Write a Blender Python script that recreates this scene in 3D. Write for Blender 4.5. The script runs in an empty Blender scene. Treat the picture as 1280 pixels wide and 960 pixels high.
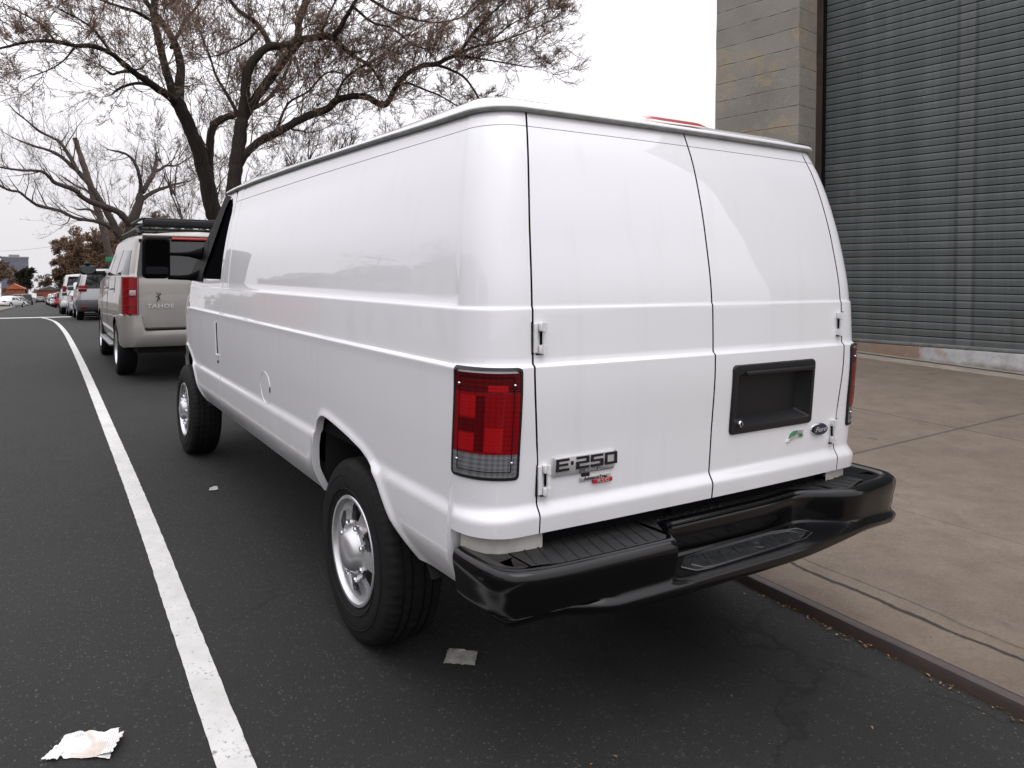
import bpy, bmesh, math, random
from mathutils import Vector, Matrix, noise
R_ = math.radians
sc = bpy.context.scene
col = sc.collection
random.seed(7)

# ---------------------------------------------------------------- materials
MATS = {}
def mat(name, color, rough=.5, metal=0, coat=0, spec=.5, noise_amt=0, noise_scale=8, bump=0, bump_scale=40,
        color2=None, emit=None, alpha=1, trans=0, coat_rough=.03):
    if name in MATS: return MATS[name]
    m = bpy.data.materials.new(name); m.use_nodes = True
    nt = m.node_tree; b = nt.nodes['Principled BSDF']
    b.inputs['Base Color'].default_value = (*color, 1)
    b.inputs['Roughness'].default_value = rough
    b.inputs['Metallic'].default_value = metal
    b.inputs['Coat Weight'].default_value = coat
    b.inputs['Coat Roughness'].default_value = coat_rough
    b.inputs['Specular IOR Level'].default_value = spec
    b.inputs['Alpha'].default_value = alpha
    b.inputs['Transmission Weight'].default_value = trans
    if noise_amt or color2 or bump:
        tc = nt.nodes.new('ShaderNodeTexCoord')
    if noise_amt or color2:
        n = nt.nodes.new('ShaderNodeTexNoise'); n.inputs['Scale'].default_value = noise_scale
        n.inputs['Detail'].default_value = 6; n.inputs['Roughness'].default_value = .65
        nt.links.new(tc.outputs['Object'], n.inputs['Vector'])
        r = nt.nodes.new('ShaderNodeValToRGB')
        c2 = color2 or tuple(min(1, c * (1 + noise_amt)) for c in color)
        c1 = color if color2 else tuple(c * (1 - noise_amt) for c in color)
        r.color_ramp.elements[0].position = .32; r.color_ramp.elements[1].position = .68
        r.color_ramp.elements[0].color = (*c1, 1); r.color_ramp.elements[1].color = (*c2, 1)
        nt.links.new(n.outputs['Fac'], r.inputs['Fac']); nt.links.new(r.outputs['Color'], b.inputs['Base Color'])
    if bump:
        n2 = nt.nodes.new('ShaderNodeTexNoise'); n2.inputs['Scale'].default_value = bump_scale
        n2.inputs['Detail'].default_value = 4
        nt.links.new(tc.outputs['Object'], n2.inputs['Vector'])
        bp = nt.nodes.new('ShaderNodeBump'); bp.inputs['Strength'].default_value = bump; bp.inputs['Distance'].default_value = .01
        nt.links.new(n2.outputs['Fac'], bp.inputs['Height']); nt.links.new(bp.outputs['Normal'], b.inputs['Normal'])
    MATS[name] = m
    return m

class NT:
    """small helper for longer node graphs"""
    def __init__(s, name):
        s.m = bpy.data.materials.new(name); s.m.use_nodes = True; s.t = s.m.node_tree
        s.b = s.t.nodes['Principled BSDF']; s.tc = s.t.nodes.new('ShaderNodeTexCoord'); MATS[name] = s.m
    def n(s, typ, **kw):
        nd = s.t.nodes.new(typ)
        for k, v in kw.items():
            if k in nd.inputs: nd.inputs[k].default_value = v
            else: setattr(nd, k, v)
        return nd
    def l(s, a, b): s.t.links.new(a, b)
    def noise(s, scale, detail=5, vec=None, rough=.6, dist=0):
        nd = s.n('ShaderNodeTexNoise', Scale=scale, Detail=detail, Roughness=rough, Distortion=dist)
        s.l(vec or s.tc.outputs['Object'], nd.inputs['Vector']); return nd.outputs['Fac']
    def ramp(s, fac, *stops):
        r = s.n('ShaderNodeValToRGB'); e = r.color_ramp.elements
        while len(e) < len(stops): e.new(.5)
        for i, (p, c) in enumerate(stops):
            e[i].position = p; e[i].color = (*c, 1) if len(c) == 3 else c
        s.l(fac, r.inputs['Fac']); return r.outputs['Color']
    def mix(s, fac, a, b, typ='MIX'):
        x = s.n('ShaderNodeMix', data_type='RGBA', blend_type=typ)
        for v, i in ((fac, 0), (a, 6), (b, 7)):
            if hasattr(v, 'links'): s.l(v, x.inputs[i])
            else: x.inputs[i].default_value = v if i == 0 else ((*v, 1) if len(v) == 3 else v)
        return x.outputs[2]
    def bump(s, h, strength, dist=.01):
        b = s.n('ShaderNodeBump', Strength=strength, Distance=dist); s.l(h, b.inputs['Height'])
        s.l(b.outputs['Normal'], s.b.inputs['Normal']); return b
    def mapping(s, scale=(1, 1, 1), rot=(0, 0, 0), loc=(0, 0, 0)):
        m = s.n('ShaderNodeMapping'); m.inputs['Scale'].default_value = scale; m.inputs['Rotation'].default_value = rot
        m.inputs['Location'].default_value = loc
        s.l(s.tc.outputs['Object'], m.inputs['Vector']); return m.outputs['Vector']
    def math(s, op, a, b=0):
        x = s.n('ShaderNodeMath', operation=op)
        for v, i in ((a, 0), (b, 1)):
            if hasattr(v, 'links'): s.l(v, x.inputs[i])
            else: x.inputs[i].default_value = v
        return x.outputs[0]
    def sep(s, vec=None):
        x = s.n('ShaderNodeSeparateXYZ'); s.l(vec or s.tc.outputs['Object'], x.inputs[0]); return x.outputs

# ---------------------------------------------------------------- mesh helpers
def tag(o, label=None, cat=None, group=None, kind=None):
    if label: o['label'] = label
    if cat: o['category'] = cat
    if group: o['group'] = group
    if kind: o['kind'] = kind
    return o
def empty(name, loc=(0, 0, 0), rz=0):
    o = bpy.data.objects.new(name, None); col.objects.link(o); o.location = loc; o.rotation_euler = (0, 0, rz)
    o.empty_display_size = .2
    return o
class MB:
    def __init__(s): s.v = []; s.f = []; s.mi = []
    def face(s, ids, m=0): s.f.append(ids); s.mi.append(m)
    def grid(s, P, m=0, closed=False, skip=None, mf=None, flip=False):
        nr, nc = len(P), len(P[0]); o = len(s.v)
        for r in P: s.v += [tuple(p) for p in r]
        for i in range(nr - 1):
            for j in range(nc if closed else nc - 1):
                if skip and skip(i, j): continue
                j2 = (j + 1) % nc
                q = [o + i * nc + j, o + i * nc + j2, o + (i + 1) * nc + j2, o + (i + 1) * nc + j]
                s.face(q[::-1] if flip else q, mf(i, j) if mf else m)
        return o
    def box(s, x0, x1, y0, y1, z0, z1, m=0):
        o = len(s.v)
        s.v += [(x0,y0,z0),(x1,y0,z0),(x1,y1,z0),(x0,y1,z0),(x0,y0,z1),(x1,y0,z1),(x1,y1,z1),(x0,y1,z1)]
        for f in ((3,2,1,0),(4,5,6,7),(0,1,5,4),(1,2,6,5),(2,3,7,6),(3,0,4,7)): s.face([o + k for k in f], m)
    def rbox(s, cx, cy, cz, sx, sy, sz, r=.02, seg=3, m=0, M=None):
        """box with rounded edges, centre + full size, optional matrix"""
        bm = bmesh.new(); bmesh.ops.create_cube(bm, size=1)
        for v in bm.verts: v.co = Vector((v.co.x * sx, v.co.y * sy, v.co.z * sz))
        bmesh.ops.bevel(bm, geom=bm.edges[:], offset=min(r, .49 * min(sx, sy, sz)), segments=seg, profile=.5, affect='EDGES')
        o = len(s.v)
        for v in bm.verts:
            p = v.co + Vector((cx, cy, cz))
            s.v.append(tuple(M @ p if M else p))
        bm.verts.index_update()
        for f in bm.faces: s.face([o + v.index for v in f.verts], m)
        bm.free()
    def tube(s, pts, rads, sides=6, m=0, cap=True):
        pts = [Vector(p) for p in pts]; n = len(pts)
        if not hasattr(rads, '__len__'): rads = [rads] * n
        up = Vector((.13, .21, 1)).normalized(); rings = []
        t0 = (pts[1] - pts[0]).normalized()
        a = t0.cross(up)
        if a.length < .05: a = t0.cross(Vector((1, 0, 0)))
        a.normalize()
        for i, p in enumerate(pts):
            t = (pts[min(i + 1, n - 1)] - pts[max(i - 1, 0)])
            if t.length < 1e-9: t = t0.copy()
            t.normalize(); a = (a - t * a.dot(t))
            if a.length < 1e-5: a = t.orthogonal()
            a.normalize(); b = t.cross(a)
            rings.append([p + (a * math.cos(2 * math.pi * k / sides) + b * math.sin(2 * math.pi * k / sides)) * rads[i] for k in range(sides)])
        o = s.grid(rings, m, closed=True)
        if cap:
            s.face([o + k for k in range(sides)][::-1], m); s.face([o + (n - 1) * sides + k for k in range(sides)], m)
    def lathe(s, prof, seg=48, axis='x', c=(0, 0, 0), m=0, mf=None, rf=None):
        P = []
        for k in range(seg):
            a = 2 * math.pi * k / seg; row = []
            for i, (u, r) in enumerate(prof):
                if rf: r = r + rf(i, k)
                if axis == 'x': p = (c[0] + u, c[1] + r * math.cos(a), c[2] + r * math.sin(a))
                elif axis == 'y': p = (c[0] + r * math.cos(a), c[1] + u, c[2] + r * math.sin(a))
                else: p = (c[0] + r * math.cos(a), c[1] + r * math.sin(a), c[2] + u)
                row.append(p)
            P.append(row)
        P.append(P[0])
        s.grid(P, m, mf=(lambda i, j: mf(j, i)) if mf else None)
    def prism(s, poly, h0, h1, axis='z', m=0):
        """extrude a 2-D polygon between two heights"""
        def P(u, v, h): return {'z': (u, v, h), 'y': (u, h, v), 'x': (h, u, v)}[axis]
        o = len(s.v); n = len(poly)
        s.v += [P(u, v, h0) for u, v in poly] + [P(u, v, h1) for u, v in poly]
        s.face([o + i for i in range(n)][::-1], m); s.face([o + n + i for i in range(n)], m)
        for i in range(n):
            j = (i + 1) % n; s.face([o + i, o + j, o + n + j, o + n + i], m)
    def merge(s, verts, faces, m=0, M=None):
        o = len(s.v)
        s.v += [tuple(M @ Vector(v)) if M else tuple(v) for v in verts]
        for f in faces: s.face([o + k for k in f], m)
    def build(s, name, mats, parent=None, smooth=True, angle=35, weld=True, recalc=True):
        me = bpy.data.meshes.new(name); me.from_pydata(s.v, [], s.f)
        if not isinstance(mats, (list, tuple)): mats = [mats]
        for m in mats: me.materials.append(m)
        me.polygons.foreach_set('material_index', s.mi)
        if weld or recalc:
            bm = bmesh.new(); bm.from_mesh(me)
            if weld: bmesh.ops.remove_doubles(bm, verts=bm.verts, dist=1e-5)
            if recalc: bmesh.ops.recalc_face_normals(bm, faces=bm.faces)
            bm.to_mesh(me); bm.free()
        if smooth:
            me.polygons.foreach_set('use_smooth', [True] * len(me.polygons))
            me.set_sharp_from_angle(angle=R_(angle))
        me.update()
        o = bpy.data.objects.new(name, me); col.objects.link(o)
        if parent: o.parent = parent
        return o
def text_mesh(txt, size, depth=.002, shear=0, bold=0, space=1):
    cu = bpy.data.curves.new('lettering', 'FONT'); cu.body = txt; cu.size = size; cu.extrude = depth; cu.shear = shear
    cu.offset = bold; cu.align_x = 'CENTER'; cu.align_y = 'CENTER'; cu.space_character = space; cu.resolution_u = 3
    o = bpy.data.objects.new('lettering', cu); col.objects.link(o)
    dg = bpy.context.evaluated_depsgraph_get(); me = bpy.data.meshes.new_from_object(o.evaluated_get(dg))
    V = [v.co.copy() for v in me.vertices]; F = [list(p.vertices) for p in me.polygons]
    bpy.data.objects.remove(o); bpy.data.curves.remove(cu); bpy.data.meshes.remove(me)
    return V, F
def ss(a, b, x):
    t = max(0, min(1, (x - a) / (b - a))); return t * t * (3 - 2 * t)
def lerp(a, b, t): return a + (b - a) * t
def pchip(tab):
    xs = [t[0] for t in tab]; ys = [t[1] for t in tab]; n = len(xs)
    d = [(ys[i + 1] - ys[i]) / (xs[i + 1] - xs[i]) for i in range(n - 1)]
    m = [d[0]] + [0 if d[i - 1] * d[i] <= 0 else 2 * d[i - 1] * d[i] / (d[i - 1] + d[i]) for i in range(1, n - 1)] + [d[-1]]
    def f(x):
        if x <= xs[0]: return ys[0] + m[0] * (x - xs[0])
        if x >= xs[-1]: return ys[-1] + m[-1] * (x - xs[-1])
        i = 0
        while x > xs[i + 1]: i += 1
        h = xs[i + 1] - xs[i]; t = (x - xs[i]) / h
        return (ys[i] * (1 + 2 * t) * (1 - t) ** 2 + m[i] * h * t * (1 - t) ** 2 + ys[i + 1] * t * t * (3 - 2 * t) + m[i + 1] * h * t * t * (t - 1))
    return f
def lin(tab):
    def f(x):
        if x <= tab[0][0]: return tab[0][1]
        for (a, b), (c, d) in zip(tab, tab[1:]):
            if x <= c: return b + (d - b) * (x - a) / (c - a)
        return tab[-1][1]
    return f
def linspace(a, b, n): return [a + (b - a) * i / (n - 1) for i in range(n)]

# ---------------------------------------------------------------- camera
CAM = Vector((-2.077, -2.719, 1.516)); YAW, PIT, ROL, FPX = R_(28.89), R_(.81), R_(.31), 885.72
PX, PY = 536.4, 355.9
fw = Vector((math.sin(YAW) * math.cos(PIT), math.cos(YAW) * math.cos(PIT), -math.sin(PIT)))
rt = Vector((math.cos(YAW), -math.sin(YAW), 0)); up = rt.cross(fw)
r2 = rt * math.cos(ROL) + up * math.sin(ROL); u2 = -rt * math.sin(ROL) + up * math.cos(ROL)
cd = bpy.data.cameras.new('camera'); cam = bpy.data.objects.new('camera', cd); col.objects.link(cam)
cam.matrix_world = Matrix(((r2.x, u2.x, -fw.x, CAM.x), (r2.y, u2.y, -fw.y, CAM.y), (r2.z, u2.z, -fw.z, CAM.z), (0, 0, 0, 1)))
cd.sensor_width = 36; cd.lens = FPX / 1280 * 36; cd.shift_x = (640 - PX) / 1280; cd.shift_y = (PY - 480) / 1280
cd.clip_start = .05; cd.clip_end = 5000
sc.camera = cam
def ray(x, y): return fw + r2 * (x - PX) / FPX - u2 * (y - PY) / FPX
def atY(x, y, Y):
    d = ray(x, y); return CAM + d * (Y - CAM.y) / d.y
def atX(x, y, X):
    d = ray(x, y); return CAM + d * (X - CAM.x) / d.x
def gz(Y):
    """height of the street along its length: it dips away ahead"""
    if Y < 12: return 0
    if Y < 32: return -.037 * (Y - 12) ** 2 / 40
    if Y < 90: return -.37 - .037 * (Y - 32)
    return -2.516 - .031 * (Y - 90)
def kerbX(Y):
    return lin([(-30, .30), (-3, .83), (-1.6, .882), (-.45, .960), (.3, 1.02), (4, 1.12), (20, 1.35), (60, 1.7), (400, 2)])(Y)
def walkz(X, Y):
    xk = kerbX(Y)
    return gz(Y) + .052 + max(0, min(X, 10) - xk) * (.03 + .008 * max(-3, min(2.5, Y - 1.6))) * (1 if Y < 7 else max(.4, 1 - (Y - 7) / 8))

# ---------------------------------------------------------------- world and light
w = bpy.data.worlds.new('World'); sc.world = w; w.use_nodes = True
nt = w.node_tree; bg = nt.nodes['Background']
sky = nt.nodes.new('ShaderNodeTexSky'); sky.sky_type = 'NISHITA'; sky.sun_disc = False
SUN_EL, SUN_AZ = R_(62), R_(190)
sky.sun_elevation = SUN_EL; sky.sun_rotation = SUN_AZ; sky.air_density = 1; sky.dust_density = 6; sky.ozone_density = 1
hs = nt.nodes.new('ShaderNodeHueSaturation'); hs.inputs['Saturation'].default_value = .12
nt.links.new(sky.outputs[0], hs.inputs['Color'])
tc = nt.nodes.new('ShaderNodeTexCoord'); sp = nt.nodes.new('ShaderNodeSeparateXYZ'); nt.links.new(tc.outputs['Generated'], sp.inputs[0])
rp = nt.nodes.new('ShaderNodeValToRGB'); e = rp.color_ramp.elements
e[0].position = 0; e[0].color = (.86, .835, .865, 1); e[1].position = .9; e[1].color = (2.10, 2.08, 2.18, 1)
k = e.new(.12); k.color = (.95, .93, .965, 1)
k = e.new(.30); k.color = (1.22, 1.20, 1.25, 1)
nt.links.new(sp.outputs[2], rp.inputs[0])
cn = nt.nodes.new('ShaderNodeTexNoise'); cn.inputs['Scale'].default_value = 2.2; cn.inputs['Detail'].default_value = 5
mp = nt.nodes.new('ShaderNodeMapping'); mp.inputs['Scale'].default_value = (1, 1, 2.5); nt.links.new(tc.outputs['Generated'], mp.inputs[0]); nt.links.new(mp.outputs[0], cn.inputs['Vector'])
mr = nt.nodes.new('ShaderNodeMapRange'); mr.inputs[1].default_value = .3; mr.inputs[2].default_value = .7; mr.inputs[3].default_value = 10.0; mr.inputs[4].default_value = 11.4
nt.links.new(cn.outputs['Fac'], mr.inputs[0])
vm = nt.nodes.new('ShaderNodeVectorMath'); vm.operation = 'SCALE'; nt.links.new(rp.outputs[0], vm.inputs[0]); nt.links.new(mr.outputs[0], vm.inputs['Scale'])
mx = nt.nodes.new('ShaderNodeMix'); mx.data_type = 'RGBA'; mx.inputs[0].default_value = .9
nt.links.new(hs.outputs[0], mx.inputs[6]); nt.links.new(vm.outputs[0], mx.inputs[7]); nt.links.new(mx.outputs[2], bg.inputs[0])
bg.inputs[1].default_value = .1
sd = bpy.data.lights.new('sun', 'SUN'); sd.energy = .5; sd.angle = R_(35); sd.color = (1, .97, .93)
so = bpy.data.objects.new('sun', sd); col.objects.link(so)
sdir = Vector((math.sin(SUN_AZ) * math.cos(SUN_EL), math.cos(SUN_AZ) * math.cos(SUN_EL), math.sin(SUN_EL)))
so.rotation_euler = sdir.to_track_quat('Z', 'Y').to_euler()
sc.view_settings.view_transform = 'Standard'; sc.view_settings.look = 'None'; sc.view_settings.exposure = 0; sc.view_settings.gamma = 1
sc.render.engine = 'CYCLES'
sc.cycles.max_bounces = 8; sc.cycles.caustics_reflective = False; sc.cycles.caustics_refractive = False

# ---------------------------------------------------------------- common materials
WHITE = mat('white_paint', (.80, .797, .825), rough=.4, coat=1, noise_amt=.012, noise_scale=1.2, coat_rough=.025)
WHITE.node_tree.nodes['Principled BSDF'].inputs['Coat IOR'].default_value = 1.62
def road_film(m):
    """a thin film of road dust low on the panels and faint runs below the roof seam"""
    t = m.node_tree; b = t.nodes['Principled BSDF']; src = b.inputs['Base Color'].links[0].from_socket
    tc = t.nodes.new('ShaderNodeTexCoord'); sx = t.nodes.new('ShaderNodeSeparateXYZ'); t.links.new(tc.outputs['Object'], sx.inputs[0])
    n = t.nodes.new('ShaderNodeTexNoise'); n.inputs['Scale'].default_value = 7; n.inputs['Detail'].default_value = 7; t.links.new(tc.outputs['Object'], n.inputs['Vector'])
    mp = t.nodes.new('ShaderNodeMapping'); mp.inputs['Scale'].default_value = (16, 16, .5); t.links.new(tc.outputs['Object'], mp.inputs[0])
    n2 = t.nodes.new('ShaderNodeTexNoise'); n2.inputs['Scale'].default_value = 1; n2.inputs['Detail'].default_value = 4; t.links.new(mp.outputs[0], n2.inputs['Vector'])
    r = t.nodes.new('ShaderNodeMapRange'); r.inputs[1].default_value = .86; r.inputs[2].default_value = .50; r.inputs[3].default_value = 0; r.inputs[4].default_value = .75; t.links.new(sx.outputs[2], r.inputs[0])
    a = t.nodes.new('ShaderNodeMath'); a.operation = 'MULTIPLY'; t.links.new(r.outputs[0], a.inputs[0]); t.links.new(n.outputs['Fac'], a.inputs[1])
    r2 = t.nodes.new('ShaderNodeMapRange'); r2.inputs[1].default_value = .56; r2.inputs[2].default_value = .78; r2.inputs[3].default_value = 0; r2.inputs[4].default_value = .08; t.links.new(n2.outputs['Fac'], r2.inputs[0])
    ad = t.nodes.new('ShaderNodeMath'); ad.operation = 'ADD'; t.links.new(a.outputs[0], ad.inputs[0]); t.links.new(r2.outputs[0], ad.inputs[1])
    mx = t.nodes.new('ShaderNodeMix'); mx.data_type = 'RGBA'; t.links.new(ad.outputs[0], mx.inputs[0]); t.links.new(src, mx.inputs[6]); mx.inputs[7].default_value = (.40, .385, .37, 1)
    t.links.new(mx.outputs[2], b.inputs['Base Color'])
    ra = t.nodes.new('ShaderNodeMath'); ra.operation = 'MULTIPLY_ADD'; t.links.new(ad.outputs[0], ra.inputs[0]); ra.inputs[1].default_value = .5; ra.inputs[2].default_value = .02; t.links.new(ra.outputs[0], b.inputs['Coat Roughness'])
    # very slight waviness of pressed sheet metal
    w_ = t.nodes.new('ShaderNodeTexNoise'); w_.inputs['Scale'].default_value = 2.6; w_.inputs['Detail'].default_value = 1; t.links.new(tc.outputs['Object'], w_.inputs['Vector'])
    bp = t.nodes.new('ShaderNodeBump'); bp.inputs['Strength'].default_value = .10; bp.inputs['Distance'].default_value = .02; t.links.new(w_.outputs['Fac'], bp.inputs['Height']); t.links.new(bp.outputs['Normal'], b.inputs['Coat Normal'])
road_film(WHITE)
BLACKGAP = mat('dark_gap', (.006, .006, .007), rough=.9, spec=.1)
BLACKPL = mat('black_plastic', (.011, .011, .012), rough=.45, spec=.3, bump=.15, bump_scale=300)
BLACKGLOSS = mat('black_bumper_paint', (.0025, .0025, .003), rough=.15, spec=.42, bump=.035, bump_scale=14)
TREAD = mat('step_rubber', (.017, .017, .018), rough=.6, noise_amt=.35, noise_scale=30)
RUBBER = mat('tyre_rubber', (.009, .009, .0095), rough=.75, spec=.25, noise_amt=.3, noise_scale=12, bump=.1, bump_scale=120)
SILVER = mat('silver_wheel_paint', (.62, .62, .64), rough=.3, metal=.75, noise_amt=.06, noise_scale=14)
CHROME = mat('chrome', (.75, .75, .77), rough=.12, metal=1)
DGLASS = mat('dark_glass', (.006, .007, .008), rough=.03, spec=.5)
GUTTER = mat('gutter_sealant', (.27, .28, .265), rough=.6, noise_amt=.25, noise_scale=18)
UNDER = mat('underbody_black', (.008, .008, .008), rough=.8)
HINGE = mat('hinge_white', (.66, .66, .66), rough=.45, noise_amt=.08, noise_scale=60)

def lamp_mat(name, c1, c2, fl=220):
    g = NT(name); b = g.b
    x = g.sep()
    wv = g.math('SINE', g.math('MULTIPLY', x[0], fl * 2))
    wz = g.math('SINE', g.math('MULTIPLY', x[2], fl * 2))
    h = g.math('ADD', wv, wz)
    c = g.ramp(g.math('ADD', g.math('MULTIPLY', h, .09), .5), (.2, c1), (.8, c2))
    g.l(c, b.inputs['Base Color']); b.inputs['Roughness'].default_value = .16; b.inputs['Coat Weight'].default_value = .08; b.inputs['Specular IOR Level'].default_value = .3
    g.bump(h, .05, .003)
    return g.m
RED_HI = lamp_mat('lamp_red', (.15, .002, .004), (.24, .003, .006))
RED_BRIGHT = lamp_mat('lamp_red_reflector', (.27, .004, .006), (.36, .006, .009), 300)
RED_LO = lamp_mat('lamp_dark_red', (.050, .0012, .002), (.10, .002, .004))
CLEARL = lamp_mat('lamp_clear', (.06, .06, .062), (.22, .22, .235))
REDPL = mat('red_plastic', (.42, .02, .025), rough=.2, coat=.5)
# ================================================================ THE VAN
van = empty('cargo_van')
tag(van, 'white windowless cargo van with black step bumper and E-250 badge, parked in the foreground', 'van')
Wb = pchip([(.46, .885), (.52, .915), (.58, .940), (.66, .960), (.78, .966), (.9, .974), (1.05, .981), (1.2, .983), (1.42, .973), (1.6, .958), (1.8, .926), (1.95, .892), (2.06, .862), (2.14, .84)])
Rb = pchip([(.46, -.97), (.52, -.98), (.735, -1.004), (.85, -1.013), (.97, -1.020), (1.2, -1.034), (1.42, -1.030), (1.65, -1.001), (1.88, -.953), (2.04, -.900), (2.06, -.892), (2.14, -.86)])
RCf = lin([(.5, .16), (1.3, .165), (1.8, .15), (2.06, .14)])
def Wf(z): return Wb(z) + .016 * (1 - ss(.772, .815, z)) * ss(.5, .64, z) - .008 * ss(1.233, 1.245, z) - .0045 * ss(1.411, 1.420, z) + .0025 * math.exp(-((z - 1.232) / .012) ** 2)
def Rf(z): return Rb(z) - .021 * (1 - ss(.782, .828, z)) + .010 * ss(1.240, 1.252, z) + .004 * ss(1.414, 1.423, z)
zrail = pchip([(-1, 2.040), (-.6, 2.046), (0, 2.063), (1, 2.088), (2, 2.102), (2.6, 2.100)])
YREF, YEND = -.86, .35
rearArch = [(-.62, .50), (-.55, .545), (-.43, .655), (-.345, .748), (-.285, .794), (-.18, .833), (-.06, .858), (.06, .877), (.16, .890), (.215, .893), (.262, .886), (.297, .865), (.32, .835), (.336, .79), (.343, .74), (.350, .68), (.353, .62), (.355, .565), (.3555, .51)]
frontArch = [(2.96, .50), (3.02, .60), (3.10, .70), (3.2, .79), (3.32, .862), (3.46, .905), (3.6, .91), (3.74, .88), (3.84, .82), (3.91, .74), (3.95, .64), (3.96, .55), (3.965, .50)]
def archz(Y):
    z = 0
    for A in (rearArch, frontArch):
        if A[0][0] < Y < A[-1][0]: z = max(z, lin(A)(Y))
    return z
def archd(Y, z):
    d = 9
    for A in (rearArch, frontArch):
        if Y < A[0][0] - .2 or Y > A[-1][0] + .2: continue
        for (a, b), (c, e_) in zip(A, A[1:]):
            L2 = (c - a) ** 2 + (e_ - b) ** 2; t = max(0, min(1, ((Y - a) * (c - a) + (z - b) * (e_ - b)) / L2))
            d = min(d, math.hypot(Y - a - t * (c - a), z - b - t * (e_ - b)))
    return d
sillz = lin([(-.95, .545), (-.5, .528), (.3, .520), (2.9, .522), (4.3, .56)])
def plan(kind, val, z):
    """a point of the outer body skin (left half) and its outward normal in plan"""
    W, Rr, rc = Wf(z), Rf(z), RCf(z); cy = Rr + .012 + rc
    if kind == 'rear': return val, Rr + .012 * (val / (W - rc)) ** 2, 0, -1
    if kind == 'corner':
        a = R_(val); s_, c_ = math.sin(a), math.cos(a); n = 2.04
        k = (abs(s_) ** n + abs(c_) ** n) ** (-1 / n)
        bow = .014 * s_ ** 2
        return -(W - rc) - rc * s_ * k + bow, cy - rc * c_ * k, -s_, -c_
    Y = val if val >= YEND else cy + (val - YREF) * (YEND - cy) / (YEND - YREF)
    x = W
    if Y > 3.2: x -= .20 * ((Y - 3.2) / 1.05) ** 2.6 * (1 if z < 1.3 else 1)
    if z > 1.42 and Y > 2.2: x -= .05 * ss(2.2, 3.4, Y) * ss(1.42, 1.6, z)
    d = archd(Y, z)
    if d < .12 and z < 1: x += .010 * math.exp(-(d / .022) ** 2)
    if Y < .9: x -= .014 * ((.9 - Y) / 1.76) ** 3
    if 1.42 < z and Y < 2.12: x -= .004 * ss(2.125, 2.105, Y) * ss(1.42, 1.43, z) * 1
    return -x, Y, -1, 0
def topz(z, Y): return z if z <= 1.95 else 1.95 + (z - 1.95) * (zrail(Y) - 1.95) / .10
def skin(kind, val, z, off=0, mirror=False):
    x, y, nx, ny = plan(kind, val, z)
    if z > 1.95:
        y_ = y; z2 = topz(z, max(y_, -1)); z = z2
    x += nx * off; y += ny * off
    return Vector((-x if mirror else x, y, z))
def patch(mb, cols, rows, mirror=False, rim=.022, mf=None, off=0, skip=None, zb=None, rims='LRBT', zmid=1.0, rm=0):
    """cols: list of (kind,val) or callable(z)->(kind,val); rows: nominal z; zb(Y): lower boundary"""
    def pt(c, z, o):
        k, v = c(z) if callable(c) else c
        if zb and k == 'side' and z < zmid:
            b = zb(v); z = b + (z - rows[0]) / (zmid - rows[0]) * (zmid - b)
        elif zb and k == 'corner' and z < zmid:
            b = zb(None); z = b + (z - rows[0]) / (zmid - rows[0]) * (zmid - b)
        elif zb and k == 'rear' and z < zmid:
            b = zb(None); z = b + (z - rows[0]) / (zmid - rows[0]) * (zmid - b)
        return skin(k, v, z, o, mirror)
    P = [[pt(c, z, off) for c in cols] for z in rows]
    I = [[pt(c, z, off - rim) for c in cols] for z in rows]
    mb.grid(P, skip=skip, mf=mf)
    if rim:
        if 'B' in rims: mb.grid([P[0], I[0]], rm)
        if 'T' in rims: mb.grid([P[-1], I[-1]], rm)
        if 'L' in rims: mb.grid([[r[0] for r in P], [r[0] for r in I]], rm)
        if 'R' in rims: mb.grid([[r[-1] for r in P], [r[-1] for r in I]], rm)
    return P
seamX = pchip([(.70, .752), (.9, .754), (1.24, .779), (1.42, .778), (1.65, .766), (1.88, .738), (2.05, .706)])
ZR = sorted(set([round(z, 4) for z in linspace(.52, 1.0, 44) + linspace(1.0, 1.22, 9) + [1.228, 1.232, 1.236, 1.240, 1.244, 1.248, 1.253, 1.27, 1.3, 1.34, 1.38, 1.405, 1.411, 1.414, 1.417, 1.420, 1.424, 1.43] + linspace(1.46, 1.95, 16) + [1.97, 1.988, 1.992, 1.9945, 1.998, 2.02, 2.04, 2.058]]))
iseam = next(i for i, z in enumerate(ZR) if abs(z - 1.992) < 1e-6)
SEAM_Y = 2.255
ycols = sorted(set([round(y, 4) for y in linspace(-.86, .35, 60) + [a for a, b in rearArch if a > -.6] + [.346, .3475, .349, .3515, .3525, .354] + linspace(.37, SEAM_Y - .004, 40) + [2.105, 2.11, 2.115, 2.12, 2.125, 2.13]]))
def body_bottom(Y):
    if Y is None: return .735
    return max(sillz(Y), archz(Y))
def quarter_bottom(Y):
    if Y is None: return .735
    return max(sillz(Y), archz(Y), lerp(.735, .5, ss(-.86, -.835, Y)))
mb = MB()
for mir in (False, True):
    cols = [('side', y) for y in reversed(ycols)] + [('corner', a) for a in linspace(86, 4, 15)]
    cols += [(lambda z, t=t: ('rear', lerp(-(Wf(z) - RCf(z)), -seamX(z) - .0035, t))) for t in (0, .4, .75, .93, 1)]
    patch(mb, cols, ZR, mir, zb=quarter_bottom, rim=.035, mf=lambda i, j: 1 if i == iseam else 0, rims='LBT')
    patch(mb, cols[-2:], ZR, mir, zb=quarter_bottom, rim=.035, rims='R', rm=2, skip=lambda i, j: True)  # white panel edge coloured dark, standing in for shade in the seam
body = mb.build('body', [WHITE, mat('panel_seam', (.09, .08, .10), rough=.8), BLACKGAP], van, angle=28)
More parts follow.
